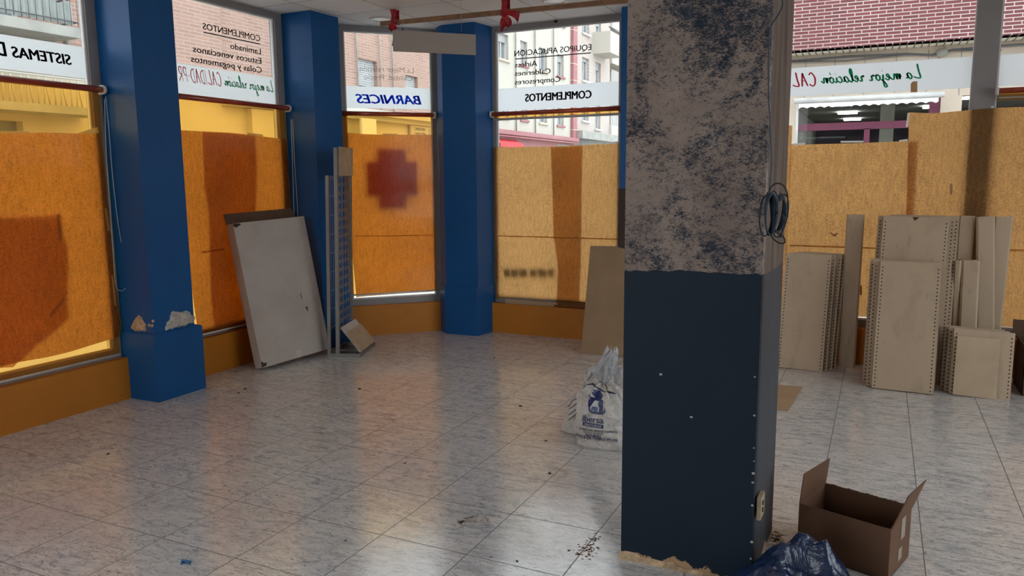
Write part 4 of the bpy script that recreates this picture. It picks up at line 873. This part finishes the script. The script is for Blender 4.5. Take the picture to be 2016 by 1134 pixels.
# metal shelf panels
def shelf_mesh(w, L, T=.028, holes=True, step=.0262, inset=.017):
    b = nb(); e = .0015
    box(b, (0, -T, 0), (w, -T+e, L), bev=.0012)                       # face
    box(b, (0, -T+e, 0), (e, 0, L)); box(b, (w-e, -T+e, 0), (w, 0, L)); box(b, (e, -T+e, 0), (w-e, 0, e)); box(b, (e, -T+e, L-e), (w-e, 0, L))
    box(b, (e, -e, 0), (.016, 0, L)); box(b, (w-.016, -e, 0), (w-e, 0, L)); box(b, (.016, -e, L-.014), (w-.016, 0, L))
    if holes:
        n = int((L-.03)/step)
        for k in range(n):
            z = .02+k*step
            for x in (inset, w-inset):
                vs_ = [b.verts.new((x+.0050*math.cos(a*math.pi/4), -T-.0005, z+.0050*math.sin(a*math.pi/4))) for a in range(8)]; f = b.faces.new(vs_); f.material_index = 1
            for x in (-.0005, w+.0005):
                f = b.faces.new([b.verts.new((x, -T*.5+.0042*math.cos(a*math.pi/3), z+.0042*math.sin(a*math.pi/3))) for a in range(6)]); f.material_index = 1
    me = bpy.data.meshes.new('shelf_panel'); b.to_mesh(me); b.free(); me.materials.append(SHELF); me.materials.append(HOLE); return me
GS = 'cream metal shelf panels stacked against the window'
def place(me, name, m, label, cat='shelf panel', group=GS):
    o = bpy.data.objects.new(name, me); C.objects.link(o); o.matrix_world = m; return tag(o, label, cat, group)
mA = shelf_mesh(.335, .905); mB = shelf_mesh(.382, .905); mT = shelf_mesh(.425, 1.215); mD = shelf_mesh(.358, .452)
place(mA, 'shelf_panel', lean(-.675, 6.232, -.018, .21, -.015), 'front cream perforated panel of the stack right of the square post')
place(mA, 'shelf_panel', lean(-.645, 6.285, -.014, .19, -.018), 'cream perforated panel directly behind the front one, right of the square post')
place(mA, 'shelf_panel', lean(-.612, 6.335, -.010, .18, -.025), 'cream perforated panel third from the front, right of the square post')
place(mA, 'shelf_panel', lean(-.590, 6.385, -.008, .165, -.03), 'rearmost cream perforated panel of the stack right of the square post')
place(mB, 'shelf_panel', lean(.008, 5.876, -.055, .20, 0), 'front cream perforated panel of the middle stack, streaked with grey')
place(mB, 'shelf_panel', lean(-.030, 5.920, -.045, .19, .004), 'second cream perforated panel of the middle stack, its left edge peeping out')
place(mB, 'shelf_panel', lean(.020, 5.965, -.05, .185, -.004), 'third cream perforated panel of the middle stack, its right edge peeping out')
place(mB, 'shelf_panel', lean(-.055, 6.015, -.045, .19, .002), 'fourth cream perforated panel of the middle stack, farthest to the left')
place(mT, 'shelf_panel', lean(-.012, 6.085, -.035, .195, -.02), 'tall cream perforated panel with a rusty notch, rising behind the middle stack')
place(mT, 'shelf_panel', lean(-.045, 6.135, -.03, .185, -.02), 'tall cream perforated panel peeping out left of the notched tall panel')
place(mT, 'shelf_panel', lean(.040, 6.185, -.03, .17, -.012), 'tall cream perforated panel peeping out right of the notched tall panel')
place(mT, 'shelf_panel', lean(.070, 6.240, -.025, .160, -.012), 'rearmost tall cream perforated panel, highest at the right')
b = nb(); m_ = lean(-.012, 6.085, -.035, .195, -.02)
fl = bpy.data.objects['shelf_panel.008']; 
b.faces.new([b.verts.new(v) for v in ((.19, -.0288, 1.214), (.232, -.0288, 1.214), (.214, -.0288, 1.192), (.203, -.0288, 1.188))]); build('rust_notch', b, plain('rust', (.09, .03, .02), .8), fl, local=True, label='dark rusty notch')
place(mD, 'shelf_panel', lean(.488, 5.935, -.002, .20, -.025), 'small cream perforated panel at the front of the low stack on the right')
place(mD, 'shelf_panel', lean(.462, 5.985, -.01, .19, -.02), 'small cream perforated panel second in the low stack on the right')
place(mD, 'shelf_panel', lean(.440, 6.035, -.01, .18, -.02), 'small cream perforated panel at the back of the low stack on the right')
mP = shelf_mesh(.255, .405, .014, holes=False); mP.materials[0] = plain('smooth_cream_sheet', (.52, .39, .26), .5); place(mP, 'shelf_panel', lean(.509, 5.895, -.002, .20, -.025, .004), 'smooth cream sheet without holes laid against the low stack on the right')

# folded steel channels
def channel_mesh(w, L, d=.03, notch=False):
    b = nb(); c = .018; pr = [(0, 0), (0, -d+c*.6), (c*.7, -d), (w-c*.7, -d), (w, -d+c*.6), (w, 0), (w-.002, 0), (w-.002, -d+c*.6+.001), (w-c*.7-.001, -d+.002), (c*.7+.001, -d+.002), (.002, -d+c*.6+.001), (.002, 0)]
    lo = [b.verts.new((x, y, 0)) for x, y in pr]; hi = [b.verts.new((x, y, L-(.006*math.sin(x*90) if notch else 0)-(.012 if notch and .45*w < x < .75*w else 0))) for x, y in pr]; n = len(pr)
    for i in range(n): b.faces.new((lo[i], lo[(i+1) % n], hi[(i+1) % n], hi[i]))
    f1 = b.faces.new(lo[::-1]); f2 = b.faces.new(hi); bmesh.ops.triangulate(b, faces=[f1, f2]); bmesh.ops.recalc_face_normals(b, faces=b.faces[:])
    for k in range(2):     # hooks cut in the top edge
        pass
    me = bpy.data.meshes.new('steel_channel'); b.to_mesh(me); b.free(); me.materials.append(SHELF); return me
GC = 'cream steel channels leaning at the window'
cA = channel_mesh(.105, 1.198); cW = channel_mesh(.128, 1.198, .034); cB = channel_mesh(.115, 1.20, notch=True); cS_ = channel_mesh(.112, .885, .035)
place(cW, 'steel_channel', lean(-.248, 6.475, 0, .035, -.008), 'single tall cream steel channel standing between two stacks of panels', 'steel channel', GC)
place(cA, 'steel_channel', lean(.505, 6.42, 0, .07, -.008), 'tall cream steel channel leaning in front of the mullion', 'steel channel', GC)
place(cB, 'steel_channel', lean(.690, 6.36, .02, .09, .055), 'tall cream steel channel with a notched top, leaning to the left', 'steel channel', GC)
place(cB, 'steel_channel', lean(.705, 6.44, .0, .05, -.028), 'rightmost tall cream steel channel with a notched top', 'steel channel', GC)
place(cS_, 'steel_channel', lean(.560, 6.265, .0, .10, .02), 'shorter cream steel channel in front of the notched tall one', 'steel channel', GC)
place(cS_, 'steel_channel', lean(.545, 6.35, .05, .07, .012), 'shorter cream steel channel turned slightly, left of its twin', 'steel channel', GC)
place(cS_, 'steel_channel', lean(.522, 6.31, 1.45, .02, .0), 'shorter cream steel channel seen almost edge on beside the tall panels', 'steel channel', GC)
# dark open box at the right edge
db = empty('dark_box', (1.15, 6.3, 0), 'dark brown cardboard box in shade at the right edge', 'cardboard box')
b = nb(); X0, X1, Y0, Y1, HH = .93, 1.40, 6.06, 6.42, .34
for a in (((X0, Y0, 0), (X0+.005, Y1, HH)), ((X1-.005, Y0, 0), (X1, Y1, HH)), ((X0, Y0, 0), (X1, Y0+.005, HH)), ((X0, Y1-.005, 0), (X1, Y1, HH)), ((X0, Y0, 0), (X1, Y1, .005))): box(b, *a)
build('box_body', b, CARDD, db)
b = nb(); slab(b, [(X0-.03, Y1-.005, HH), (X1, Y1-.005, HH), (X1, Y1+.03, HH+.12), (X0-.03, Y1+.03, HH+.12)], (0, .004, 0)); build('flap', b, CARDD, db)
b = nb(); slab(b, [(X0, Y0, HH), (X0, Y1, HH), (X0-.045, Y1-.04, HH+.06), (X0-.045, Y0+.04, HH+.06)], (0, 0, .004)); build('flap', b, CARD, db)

# ------------------------------------------------------------------ display rack
RY = .345; rk = empty('display_rack', (-4.184, 5.062, 0), 'grey steel display rack with round-holed panel, wire grid and leather samples', 'display rack', rot=(0, 0, RY))
LN = .030
def sx(x, z): return x+LN*z
def post_(b, x, y, z0, z1, s=.013): slab(b, [(sx(x-s, z0), y-s, z0), (sx(x+s, z0), y-s, z0), (sx(x+s, z0), y+s, z0), (sx(x-s, z0), y+s, z0)], (LN*(z1-z0), 0, z1-z0))
b = nb(); bw, bd = .285, .46
for a in (((0, 0, 0), (bw, .028, .032)), ((0, bd-.028, 0), (bw, bd, .032)), ((0, .028, 0), (.028, bd-.028, .032)), ((bw-.028, .028, 0), (bw, bd-.028, .032))): box(b, *a)
box(b, (.028, .028, .002), (bw-.028, bd-.028, .006)); box(b, (.028, .17, .012), (bw-.028, .185, .03)); build('base_frame', b, GREYM, rk, local=True)
b = nb(); post_(b, .013, .014, .03, 1.53); build('short_post', b, GREYM, rk, local=True)
b = nb(); post_(b, .088, .014, .03, 1.755, .015); build('tall_post', b, GREYM, rk, local=True)
b = nb(); post_(b, .088, .395, .03, 1.53, .010); build('rear_post', b, GREYM, rk, local=True)
def holed(b, x, y0, z0, ny, nz, p, r):
    seg = 16
    for i in range(ny):
        for j in range(nz):
            cy, cz = y0+p*(i+.5), z0+p*(j+.5); inner = []; outer = []
            for k in range(seg):
                a = 2*math.pi*k/seg+math.pi/seg; c, s = math.cos(a), math.sin(a); m_ = max(abs(c), abs(s))
                inner.append(b.verts.new((sx(x, cz+r*s), cy+r*c, cz+r*s))); outer.append(b.verts.new((sx(x, cz+p/2*s/m_), cy+p/2*c/m_, cz+p/2*s/m_)))
            for k in range(seg): b.faces.new((outer[k], outer[(k+1) % seg], inner[(k+1) % seg], inner[k]))
b = nb(); holed(b, .088, .030, .232, 5, 18, .072, .0325); o = build('holed_panel', b, GREYM, rk, local=True, label='panel punched with rows of round holes'); md = o.modifiers.new('thick', 'SOLIDIFY'); md.thickness = .002
b = nb()
for k in range(8): y = .04+k*.047; tube(b, [(sx(.013, .22), y, .22), (sx(.013, 1.53), y, 1.53)], .0018, 5)
for k in range(9): z = .24+k*.16; tube(b, [(sx(.010, z), .02, z), (sx(.010, z), .385, z)], .0022, 5)
tube(b, [(sx(.010, 1.505), .02, 1.505), (sx(.010, 1.505), .385, 1.505)], .0022, 5); build('wire_grid', b, WIRE, rk, local=True, label='pale wire grid')
b = nb()
for z in (.28, 1.0, 1.45): tube(b, [(sx(.088, z)+.012, .25, z), (sx(.088, z)+.05, .25, z)], .002, 5)
build('hook', b, WIRE, rk, local=True)
b = nb(); slab(b, [(sx(.101, 1.525), .028, 1.525), (sx(.101, 1.525), .385, 1.525), (sx(.101, 1.765), .385, 1.765), (sx(.101, 1.765), .028, 1.765)], (.016, 0, 0)); bmesh.ops.bevel(b, geom=b.edges[:], offset=.005, segments=2, affect='EDGES'); build('sample_board', b, LEATHER, rk, local=True, label='creased beige leather sample board')
b = nb(); slab(b, [(bw-.01, .03, .034), (bw-.01, .43, .034), (.112, .43, .245), (.112, .03, .245)], (.008, 0, .009)); build('sloping_panel', b, GREYT, rk, local=True, label='pale grey sloping panel')
b = nb(); slab(b, [(bw-.002, .025, .040), (bw-.002, .435, .040), (.158, .435, .200), (.158, .025, .200)], (.011, 0, .012)); bmesh.ops.bevel(b, geom=b.edges[:], offset=.004, segments=2, affect='EDGES'); build('sloping_sample', b, LEATHER, rk, local=True, label='creased beige leather sample')

# ------------------------------------------------------------------ sacks
def sack(name, cx, cy, yaw, prof, label, seed, pleat=.012, mat=None, top=None, wob=.012, extra=None):
    root = empty(name, (cx, cy, 0), label, 'sack', 'filled plastic sacks beside the square post', rot=(0, 0, yaw))
    n = 72; b = nb(); rings = []; P = []
    for k in range(len(prof)-1):
        for j in range(5):
            t = j/5; t2 = t*t*(3-2*t); P.append([a+(c-a)*(t if i == 0 else t2) for i, (a, c) in enumerate(zip(prof[k], prof[k+1]))])
    P.append(list(prof[-1])); zt = P[-1][0]
    for (z, hw, hd, ox) in P:
        row = []
        for k in range(n):
            a = 2*math.pi*k/n; c, s = math.cos(a), math.sin(a); e = .72
            x = math.copysign(abs(c)**e, c)*hw; y = math.copysign(abs(s)**e, s)*hd
            pz = max(0, (z/zt-.62)/.38); m_ = 1+pz*pleat/max(hw, .03)*math.sin(a*13+seed)*2.2+pz*pleat/max(hw, .03)*math.sin(a*7+seed*2)
            q = Vector((x*m_+ox, y*m_, z)); w_ = wob*(noise.noise((q.x*9+seed, q.y*9, q.z*9))+.5*noise.noise((q.x*24, q.y*24+seed, q.z*20))) if z > .01 else 0
            q += Vector((c, s, .3 if 0 < z < zt else 0))*w_; q.z = max(0, q.z); row.append(b.verts.new(q))
        rings.append(row)
    for a, c in zip(rings, rings[1:]):
        for k in range(n): b.faces.new((a[k], a[(k+1) % n], c[(k+1) % n], c[k]))
    b.faces.new(rings[0][::-1]); b.faces.new(rings[-1]); bvh = BVHTree.FromBMesh(b)
    build('sack_body', b, mat or SACK, root, local=True, smooth=True)
    if top:
        b = nb(); rings = []
        for j, (z, hw, hd, ox) in enumerate(top):
            rings.append([b.verts.new((ox+hw*math.cos(2*math.pi*k/36)*(1+.35*math.sin(k*1.9+seed+j*.25)), hd*math.sin(2*math.pi*k/36)*(1+.4*math.sin(k*2.7+j*.3)), z+(.018*math.sin(k*1.3)+.012*math.sin(k*2.9) if j == len(top)-1 else 0))) for k in range(36)])
        for a, c in zip(rings, rings[1:]):
            for k in range(36): b.faces.new((a[k], a[(k+1) % 36], c[(k+1) % 36], c[k]))
        build('gathered_top', b, CLEAR, root, local=True, smooth=True, label='gathered clear plastic top')
    return root, bvh
def on_sack(bvh, x, z, off=.0025):
    h = bvh.ray_cast(Vector((x, -1, z)), Vector((0, 1, 0))); return Vector((x, (h[0].y if h[0] else -.09)-off, z))
k_ = 363.0; sk_c = aty(1186, 880, 3.93).x
prof = [(0, .135, .07, .0), (.02, .155, .088, .0), (.09, .160, .10, .0), (.19, .152, .098, .0), (.27, .135, .085, -.002), (.32, .105, .062, -.003), (.35, .06, .04, -.004), (.372, .022, .02, -.004)]
sk1, bv1 = sack('paint_sack', sk_c, 3.95, R(7), prof, 'upright white sack with blue paint-pot logo and a tied clear top', 1.0,
   top=[(.366, .020, .018, -.004), (.385, .028, .022, -.004), (.43, .055, .03, -.006), (.47, .045, .028, .010), (.52, .036, .02, .03), (.556, .026, .012, .045)])
def sxz(px_, py_): return (px_-1186)/k_, (887-py_)/k_*1.01
def sack_print(name, s, x0, x1, py, cap_px, mat, bold=0.0, dy=0.0, off=.0055):
    vs_, fs = text_mesh(s, bold); b = nb(); kk = cap_px/k_/CAP; X0_, Z0_ = sxz(x0, py); X1_, _ = sxz(x1, py)
    bmt = bmesh.new(); vv = [bmt.verts.new((X0_+(X1_-X0_)*x, 0, Z0_+y*kk-dy*x)) for x, y in vs_]
    for f in fs:
        try: bmt.faces.new([vv[i] for i in f])
        except ValueError: pass
    bmesh.ops.triangulate(bmt, faces=bmt.faces[:]); long = [e for e in bmt.edges if e.calc_length() > .008]
    if long: bmesh.ops.subdivide_edges(bmt, edges=long, cuts=2, use_grid_fill=False)
    for v in bmt.verts: v.co = on_sack(bv1, v.co.x, v.co.z, off)
    return build(name, bmt, mat, sk1, local=True)
sack_print('lettering', 'ibersa', 1150, 1193, 827, 13, NAVYP, bold=.02)
def flatpoly(name, L, mat, off=.002, sub=3):
    bmt = bmesh.new(); f = bmt.faces.new([bmt.verts.new((sxz(x, y)[0], 0, sxz(x, y)[1])) for x, y in L]); bmesh.ops.triangulate(bmt, faces=[f])
    for _ in range(sub): bmesh.ops.subdivide_edges(bmt, edges=[e for e in bmt.edges if e.calc_length() > .009], cuts=1)
    bmesh.ops.triangulate(bmt, faces=bmt.faces[:])
    for v in bmt.verts: v.co = on_sack(bv1, v.co.x, v.co.z, off)
    return build(name, bmt, mat, sk1, local=True)
flatpoly('print_bar', [(1150, 836.5), (1193, 837.5), (1193, 829.5), (1150, 828.5)], NAVYP)
PALEP = plain('pale_print', (.62, .58, .58), .4)
sack_print('lettering', 'PINTURAS', 1155, 1189, 835.5, 5, PALEP, bold=.01, off=.0045)
sack_print('lettering', 'DE PINTURAS, ESMALTES Y BARNICES', 1143, 1221, 845.5, 4.6, NAVYP, bold=.02)
sack_print('lettering', 'TELEFONO, 987 780-681', 1151, 1192, 850.5, 3.8, NAVYP)
sack_print('lettering', 'ASTURIAS', 1155, 1188, 857, 5, NAVYP, bold=.02)
sack_print('lettering', 'PASTA DE TEMPLE PICAR', 1134, 1221, 864, 7.0, NAVYP, bold=.022)
# paint-pot logo: pot with a pale cone inside, lid and brush cap above
flatpoly('logo_pot', [(1161, 779), (1190, 785), (1188, 800), (1191, 806), (1195, 798), (1196, 806), (1190, 811), (1168, 811), (1162, 806), (1160, 792)], NAVYP)
flatpoly('logo_rim', [(1157, 776), (1189, 783), (1189, 786), (1162, 781)], NAVYP, .0028)
flatpoly('logo_lid', [(1165, 767), (1172, 764), (1182, 768), (1189, 774), (1186, 782), (1176, 781), (1169, 774)], NAVYP)
flatpoly('logo_cone', [(1165, 804), (1164, 799), (1173, 785), (1177, 784), (1183, 799), (1182, 806), (1174, 808)], PALEP, .0035); flatpoly('logo_paint', [(1166, 803), (1169, 796), (1180, 797), (1181, 804), (1174, 806)], plain('mid_blue_print', (.12, .15, .24), .5), .0045)
b = nb(); tube(b, [on_sack(bv1, *sxz(x, y), .002) for x, y in ((1158, 753), (1164, 757), (1172, 759), (1180, 765), (1190, 768), (1200, 769), (1214, 769))], [.003, .005, .003, .005, .003, .006, .003], 7); build('drawstring', b, plain('purple_cord', (.03, .012, .06), .6), sk1, local=True, label='dark purple drawstring')
prof2 = [(0, .13, .06, .0), (.02, .150, .075, .0), (.10, .135, .085, .01), (.20, .11, .08, .035), (.30, .085, .06, .055), (.37, .055, .04, .075), (.405, .025, .02, .08)]
x2 = aty(1150, 866, 4.05).x
sk2, bv2 = sack('paint_sack', x2-.015, 4.13, R(14), prof2, 'shiny white sack slumped to the left behind the sack with the pot logo', 4.0, wob=.018)
b = nb()
for zc_ in ():
    pass
for i, z in enumerate((.09, .12, .15, .18)):
    tube(b, [Vector((x, (bv2.ray_cast(Vector((x, -1, z+(x+.1)*.9)), Vector((0, 1, 0)))[0] or Vector((x, -.08, z))).y-.002, z+(x+.1)*.9)) for x in [-.10+.006*j for j in range(9)]], .0022, 5)
build('print', b, NAVYP, sk2, local=True, label='blurred blue print')
sk3, bv3 = sack('paint_sack', aty(1216, 750, 4.2).x+.06, 4.27, R(-8), [(0, .11, .06, 0), (.03, .13, .08, 0), (.15, .13, .085, 0), (.28, .12, .07, 0), (.36, .09, .05, 0), (.395, .04, .03, 0)], 'clear-topped sack behind, mostly hidden by the square post', 8.0, wob=.02, mat=CLEAR)

# ------------------------------------------------------------------ open carton and blue bag in the foreground
H_ = .206; fl_, fr_, bl_, br_ = Vector((-.231, 3.104, 0)), Vector((.097, 3.001, 0)), Vector((-.152, 3.356, 0)), Vector((.172, 3.250, 0))
ob = empty('open_box', ((fl_+br_)/2), 'small open brown cardboard box with two flaps up on the floor', 'cardboard box')
BOXM = m_card('box_cardboard', (.12, .058, .032), (.15, .074, .042)); BOXI = BOXM
b = nb(); up_ = Vector((0, 0, H_)); cc = (fl_+br_)/2
def wallp(a, c):
    i = lambda p: p+(cc-p)*.022
    slab_pts = [a, c, i(c), i(a)]; lo = [b.verts.new(p+Vector((0, 0, .001))) for p in slab_pts]; hi = [b.verts.new(p+up_+Vector((0, 0, .002*noise.noise(p*40)))) for p in slab_pts]
    for k in range(4): b.faces.new((lo[k], lo[(k+1) % 4], hi[(k+1) % 4], hi[k]))
    b.faces.new(hi); b.faces.new(lo[::-1])
for a, c in ((fl_, fr_), (fr_, br_), (br_, bl_), (bl_, fl_)): wallp(a, c)
slab(b, [p+Vector((0, 0, .001)) for p in (fl_, fr_, br_, bl_)], (0, 0, .004)); bmesh.ops.recalc_face_normals(b, faces=b.faces[:]); build('box_body', b, BOXM, ob)
b = nb(); slab(b, [fl_+up_, bl_+up_, bl_+up_+Vector((.012, -.010, .118)), fl_+up_+Vector((.010, .012, .120))], (.004, .001, 0)); build('flap', b, BOXM, ob)
b = nb(); slab(b, [fr_+up_, br_+up_, br_+up_+Vector((.040, .0, .118)), fr_+up_+Vector((.050, .05, .120))], (.004, 0, 0)); build('flap', b, BOXM, ob)
# torn fringe along the back rim
b = nb(); n = 46; lo = []; hi = []
for k in range(n+1):
    p = bl_.lerp(br_, k/n)+up_; p = p+(cc-(bl_+br_)/2)*.012; lo.append(b.verts.new(p)); hi.append(b.verts.new(p+Vector((0, .002, .004+.006*abs(noise.noise((k*.9, 0, 3)))*(1+k/n)))))
for k in range(n): b.faces.new((lo[k], lo[k+1], hi[k+1], hi[k]))
build('torn_rim', b, BOXM, ob)
b = nb(); e1 = (br_-fr_); nrm = Vector((e1.y, -e1.x, 0)).normalized()*.0012
for (s0, s1, z0, z1) in ((.50, .70, .115, .200), (.42, .60, .035, .085)):
    slab(b, [fr_+e1*s0+nrm+Vector((0, 0, z0)), fr_+e1*s1+nrm+Vector((0, 0, z0)), fr_+e1*s1+nrm+Vector((0, 0, z1)), fr_+e1*s0+nrm+Vector((0, 0, z1))], nrm*.3)
build('box_label', b, plain('pale_label', (.30, .24, .19), .4), ob, label='faded label patches')
# crumpled blue bag
b = nb(); cx, cy, rx, ry = -.205, 2.74, .235, .22; g = []; nr, na = 26, 84; prow = None
hmax = aty(1585, 1043, 2.80).z
def bagz(x, y):
    r_ = min(1, math.hypot((x-cx)/rx, (y-cy)/ry)); base = (1-r_**2.2)
    pk = .55*math.exp(-(((x+.165)/.085)**2+((y-2.86)/.075)**2))+.62*math.exp(-(((x+.08)/.11)**2+((y-2.80)/.08)**2))+.45*math.exp(-(((x+.27)/.10)**2+((y-2.78)/.12)**2))
    cr = abs(noise.noise((x*9+2, y*9, .3)))*.30+abs(noise.noise((x*19, y*17+5, .7)))*.16
    return hmax*max(0, base**.6*(.50+.66*pk)-cr*base**.5*.95)
top_ = b.verts.new((cx, cy, bagz(cx, cy)))
for i in range(1, nr+1):
    t = i/nr; g.append([b.verts.new((cx+rx*t*math.cos(2*math.pi*k/na), cy+ry*t*math.sin(2*math.pi*k/na)*(1+.06*math.sin(3*2*math.pi*k/na)), max(.0015, bagz(cx+rx*t*math.cos(2*math.pi*k/na), cy+ry*t*math.sin(2*math.pi*k/na))))) for k in range(na)])
for k in range(na): b.faces.new((top_, g[0][k], g[0][(k+1) % na]))
for a, c in zip(g, g[1:]):
    for k in range(na): b.faces.new((a[k], c[k], c[(k+1) % na], a[(k+1) % na]))
b.faces.new([v for v in g[-1]][::-1]); [setattr(v.co, 'y', min(v.co.y, 2.757)) for v in b.verts if v.co.x < -.330]; bg = build_base('plastic_bag', b, BAG, smooth=True); tag(bg, 'crumpled dark blue plastic bag on the floor in front of the open box', 'plastic bag')

# ------------------------------------------------------------------ cable coil on the post
cc_ = empty('cable_coil', aty(1515, 480, 2.735), 'coil of thin dark blue cable hung on the corner of the square post', 'cable')
def loop(cx_, cy_, rx_, ry_, tilt=0, y0=2.735, dy=.012, n=24, a0=0, a1=2*math.pi):
    P = []
    for k in range(n+1):
        a = a0+(a1-a0)*k/n; u, v = rx_*math.cos(a), ry_*math.sin(a); P.append(aty(cx_+u*math.cos(tilt)-v*math.sin(tilt), cy_+u*math.sin(tilt)+v*math.cos(tilt), y0+dy*math.sin(a*1.5)))
    return P
b = nb()
for i in range(7): tube(b, loop(1512+i*1.3, 421+random.uniform(-4, 4), 6+i*.9, 42+random.uniform(-5, 3), .02*i-.03, 2.735-.004*i, .010), .0026, 6)
tube(b, loop(1507, 425, 12, 40, .05, 2.728), .0026, 6)
for i in range(4): tube(b, loop(1532+i*1.2, 418+i*2, 8+i*1.2, 38-i*2, .16, 2.74-.004*i), .0026, 6)
tube(b, loop(1537, 425, 13, 43, .20, 2.745), .0026, 6)
build('coil', b, CABLE, cc_)
b = nb(); tube(b, smooth_path([aty(x, y, 2.745) for x, y in ((1514, 382), (1518, 368), (1530, 361), (1543, 366), (1550, 382), (1550, 400), (1546, 430), (1540, 455), (1536, 468))], 5), .0028, 6)
tube(b, loop(1532, 468, 16, 8, .62, 2.735), .0028, 6); build('loose_loop', b, BLACK, cc_)
b = nb(); tube(b, smooth_path([aty(x, y, 2.758) for x, y in ((1536, -90), (1535, -20), (1541, 8), (1532, 30), (1519, 50), (1514, 80), (1513, 130), (1514, 200), (1517, 260), (1519, 310), (1517, 345), (1514, 382))], 6), .0028, 6); build('hanging_cable', b, CABLE, cc_)

# ------------------------------------------------------------------ bits on the floor
CR = plain('dark_crumb', (.06, .05, .045), .9)
crumbs = [(708, 766, 7), (745, 768, 4), (1025, 800, 8), (973, 705, 5), (1075, 868, 6), (1082, 932, 7), (482, 766, 6), (470, 774, 6), (213, 894, 6), (1131, 689, 4), (1120, 1084, 5), (1018, 1105, 6), (967, 1097, 4), (680, 1064, 4), (545, 975, 3), (175, 867, 3), (650, 1050, 3), (797, 912, 5), (1012, 780, 3), (1685, 969, 9), (1590, 1120, 0)]
for i, (x, y, s) in enumerate(crumbs):
    if not s: continue
    p = atz(x, y); d_ = (p-EYE).length; r_ = s/F*d_*.55; b = nb(); random.seed(i+40)
    bmesh.ops.create_icosphere(b, subdivisions=1, radius=r_)
    for v in b.verts: v.co = Vector((v.co.x*random.uniform(.8, 1.5), v.co.y*random.uniform(.6, 1.1), max(-r_*.2, v.co.z*.35*random.uniform(.7, 1.2)))); v.co.z += r_*.2
    o = build('plaster_crumb', b, CR, local=True); o.location = (p.x, p.y, 0); o.rotation_euler = (0, 0, random.random()*3)
    tag(o, 'small dark crumb of plaster lying loose on the marbled floor tiles', 'crumb', 'crumbs scattered on the floor')
p = atz(362, 1108); b = nb()
for k in range(5):
    a = k*1.3; L_ = [(p.x+.012*math.cos(a)*t+.02*(t-.5)*math.cos(.3), p.y+.010*math.sin(a*1.7)*t, .003+.008*math.sin(t*3+k)) for t in (0, .5, 1, 1.6)]
    tube(b, smooth_path(L_, 3), .004, 5)
tag(build_base('plastic_scrap', b, plain('bright_blue_scrap', (.02, .14, .30), .4)), 'twisted bright blue plastic scrap on the floor near the bottom left', 'plastic scrap')
def stain(pts, mat, label, n=90, spread=.035, rr=(.002, .007)):
    b = nb()
    for i in range(n):
        c = random.choice(pts); p = atz(*c); x, y, r_ = p.x+random.gauss(0, spread*.5), p.y+random.gauss(0, spread), random.uniform(*rr)
        vs_ = [b.verts.new((x+r_*random.uniform(.6, 1.3)*math.cos(a*1.047), y+r_*random.uniform(.6, 1.3)*math.sin(a*1.047), .0006)) for a in range(6)]; b.faces.new(vs_)
    o = build_base('dried_plaster', b, mat); return tag(o, label, 'dried plaster', kind='stuff')
random.seed(5)
stain([(1155, 1078), (1162, 1068), (1170, 1060), (1165, 1085), (1150, 1085)], plain('brown_plaster_dust', (.26, .15, .10), .9), 'brown crusty plaster residue on the tiles left of the square post')
stain([(915, 1022), (930, 1020), (955, 1026), (905, 1030)], plain('tan_film', (.33, .28, .20), .5), 'pale tan smear on the tiles in the middle of the floor', n=40, spread=.03, rr=(.004, .012))
stain([(1528, 1062), (1525, 1075), (1532, 1055)], plain('sandy_dust', (.40, .32, .20), .95), 'sandy dust heaped at the right foot of the square post', n=120, spread=.03)
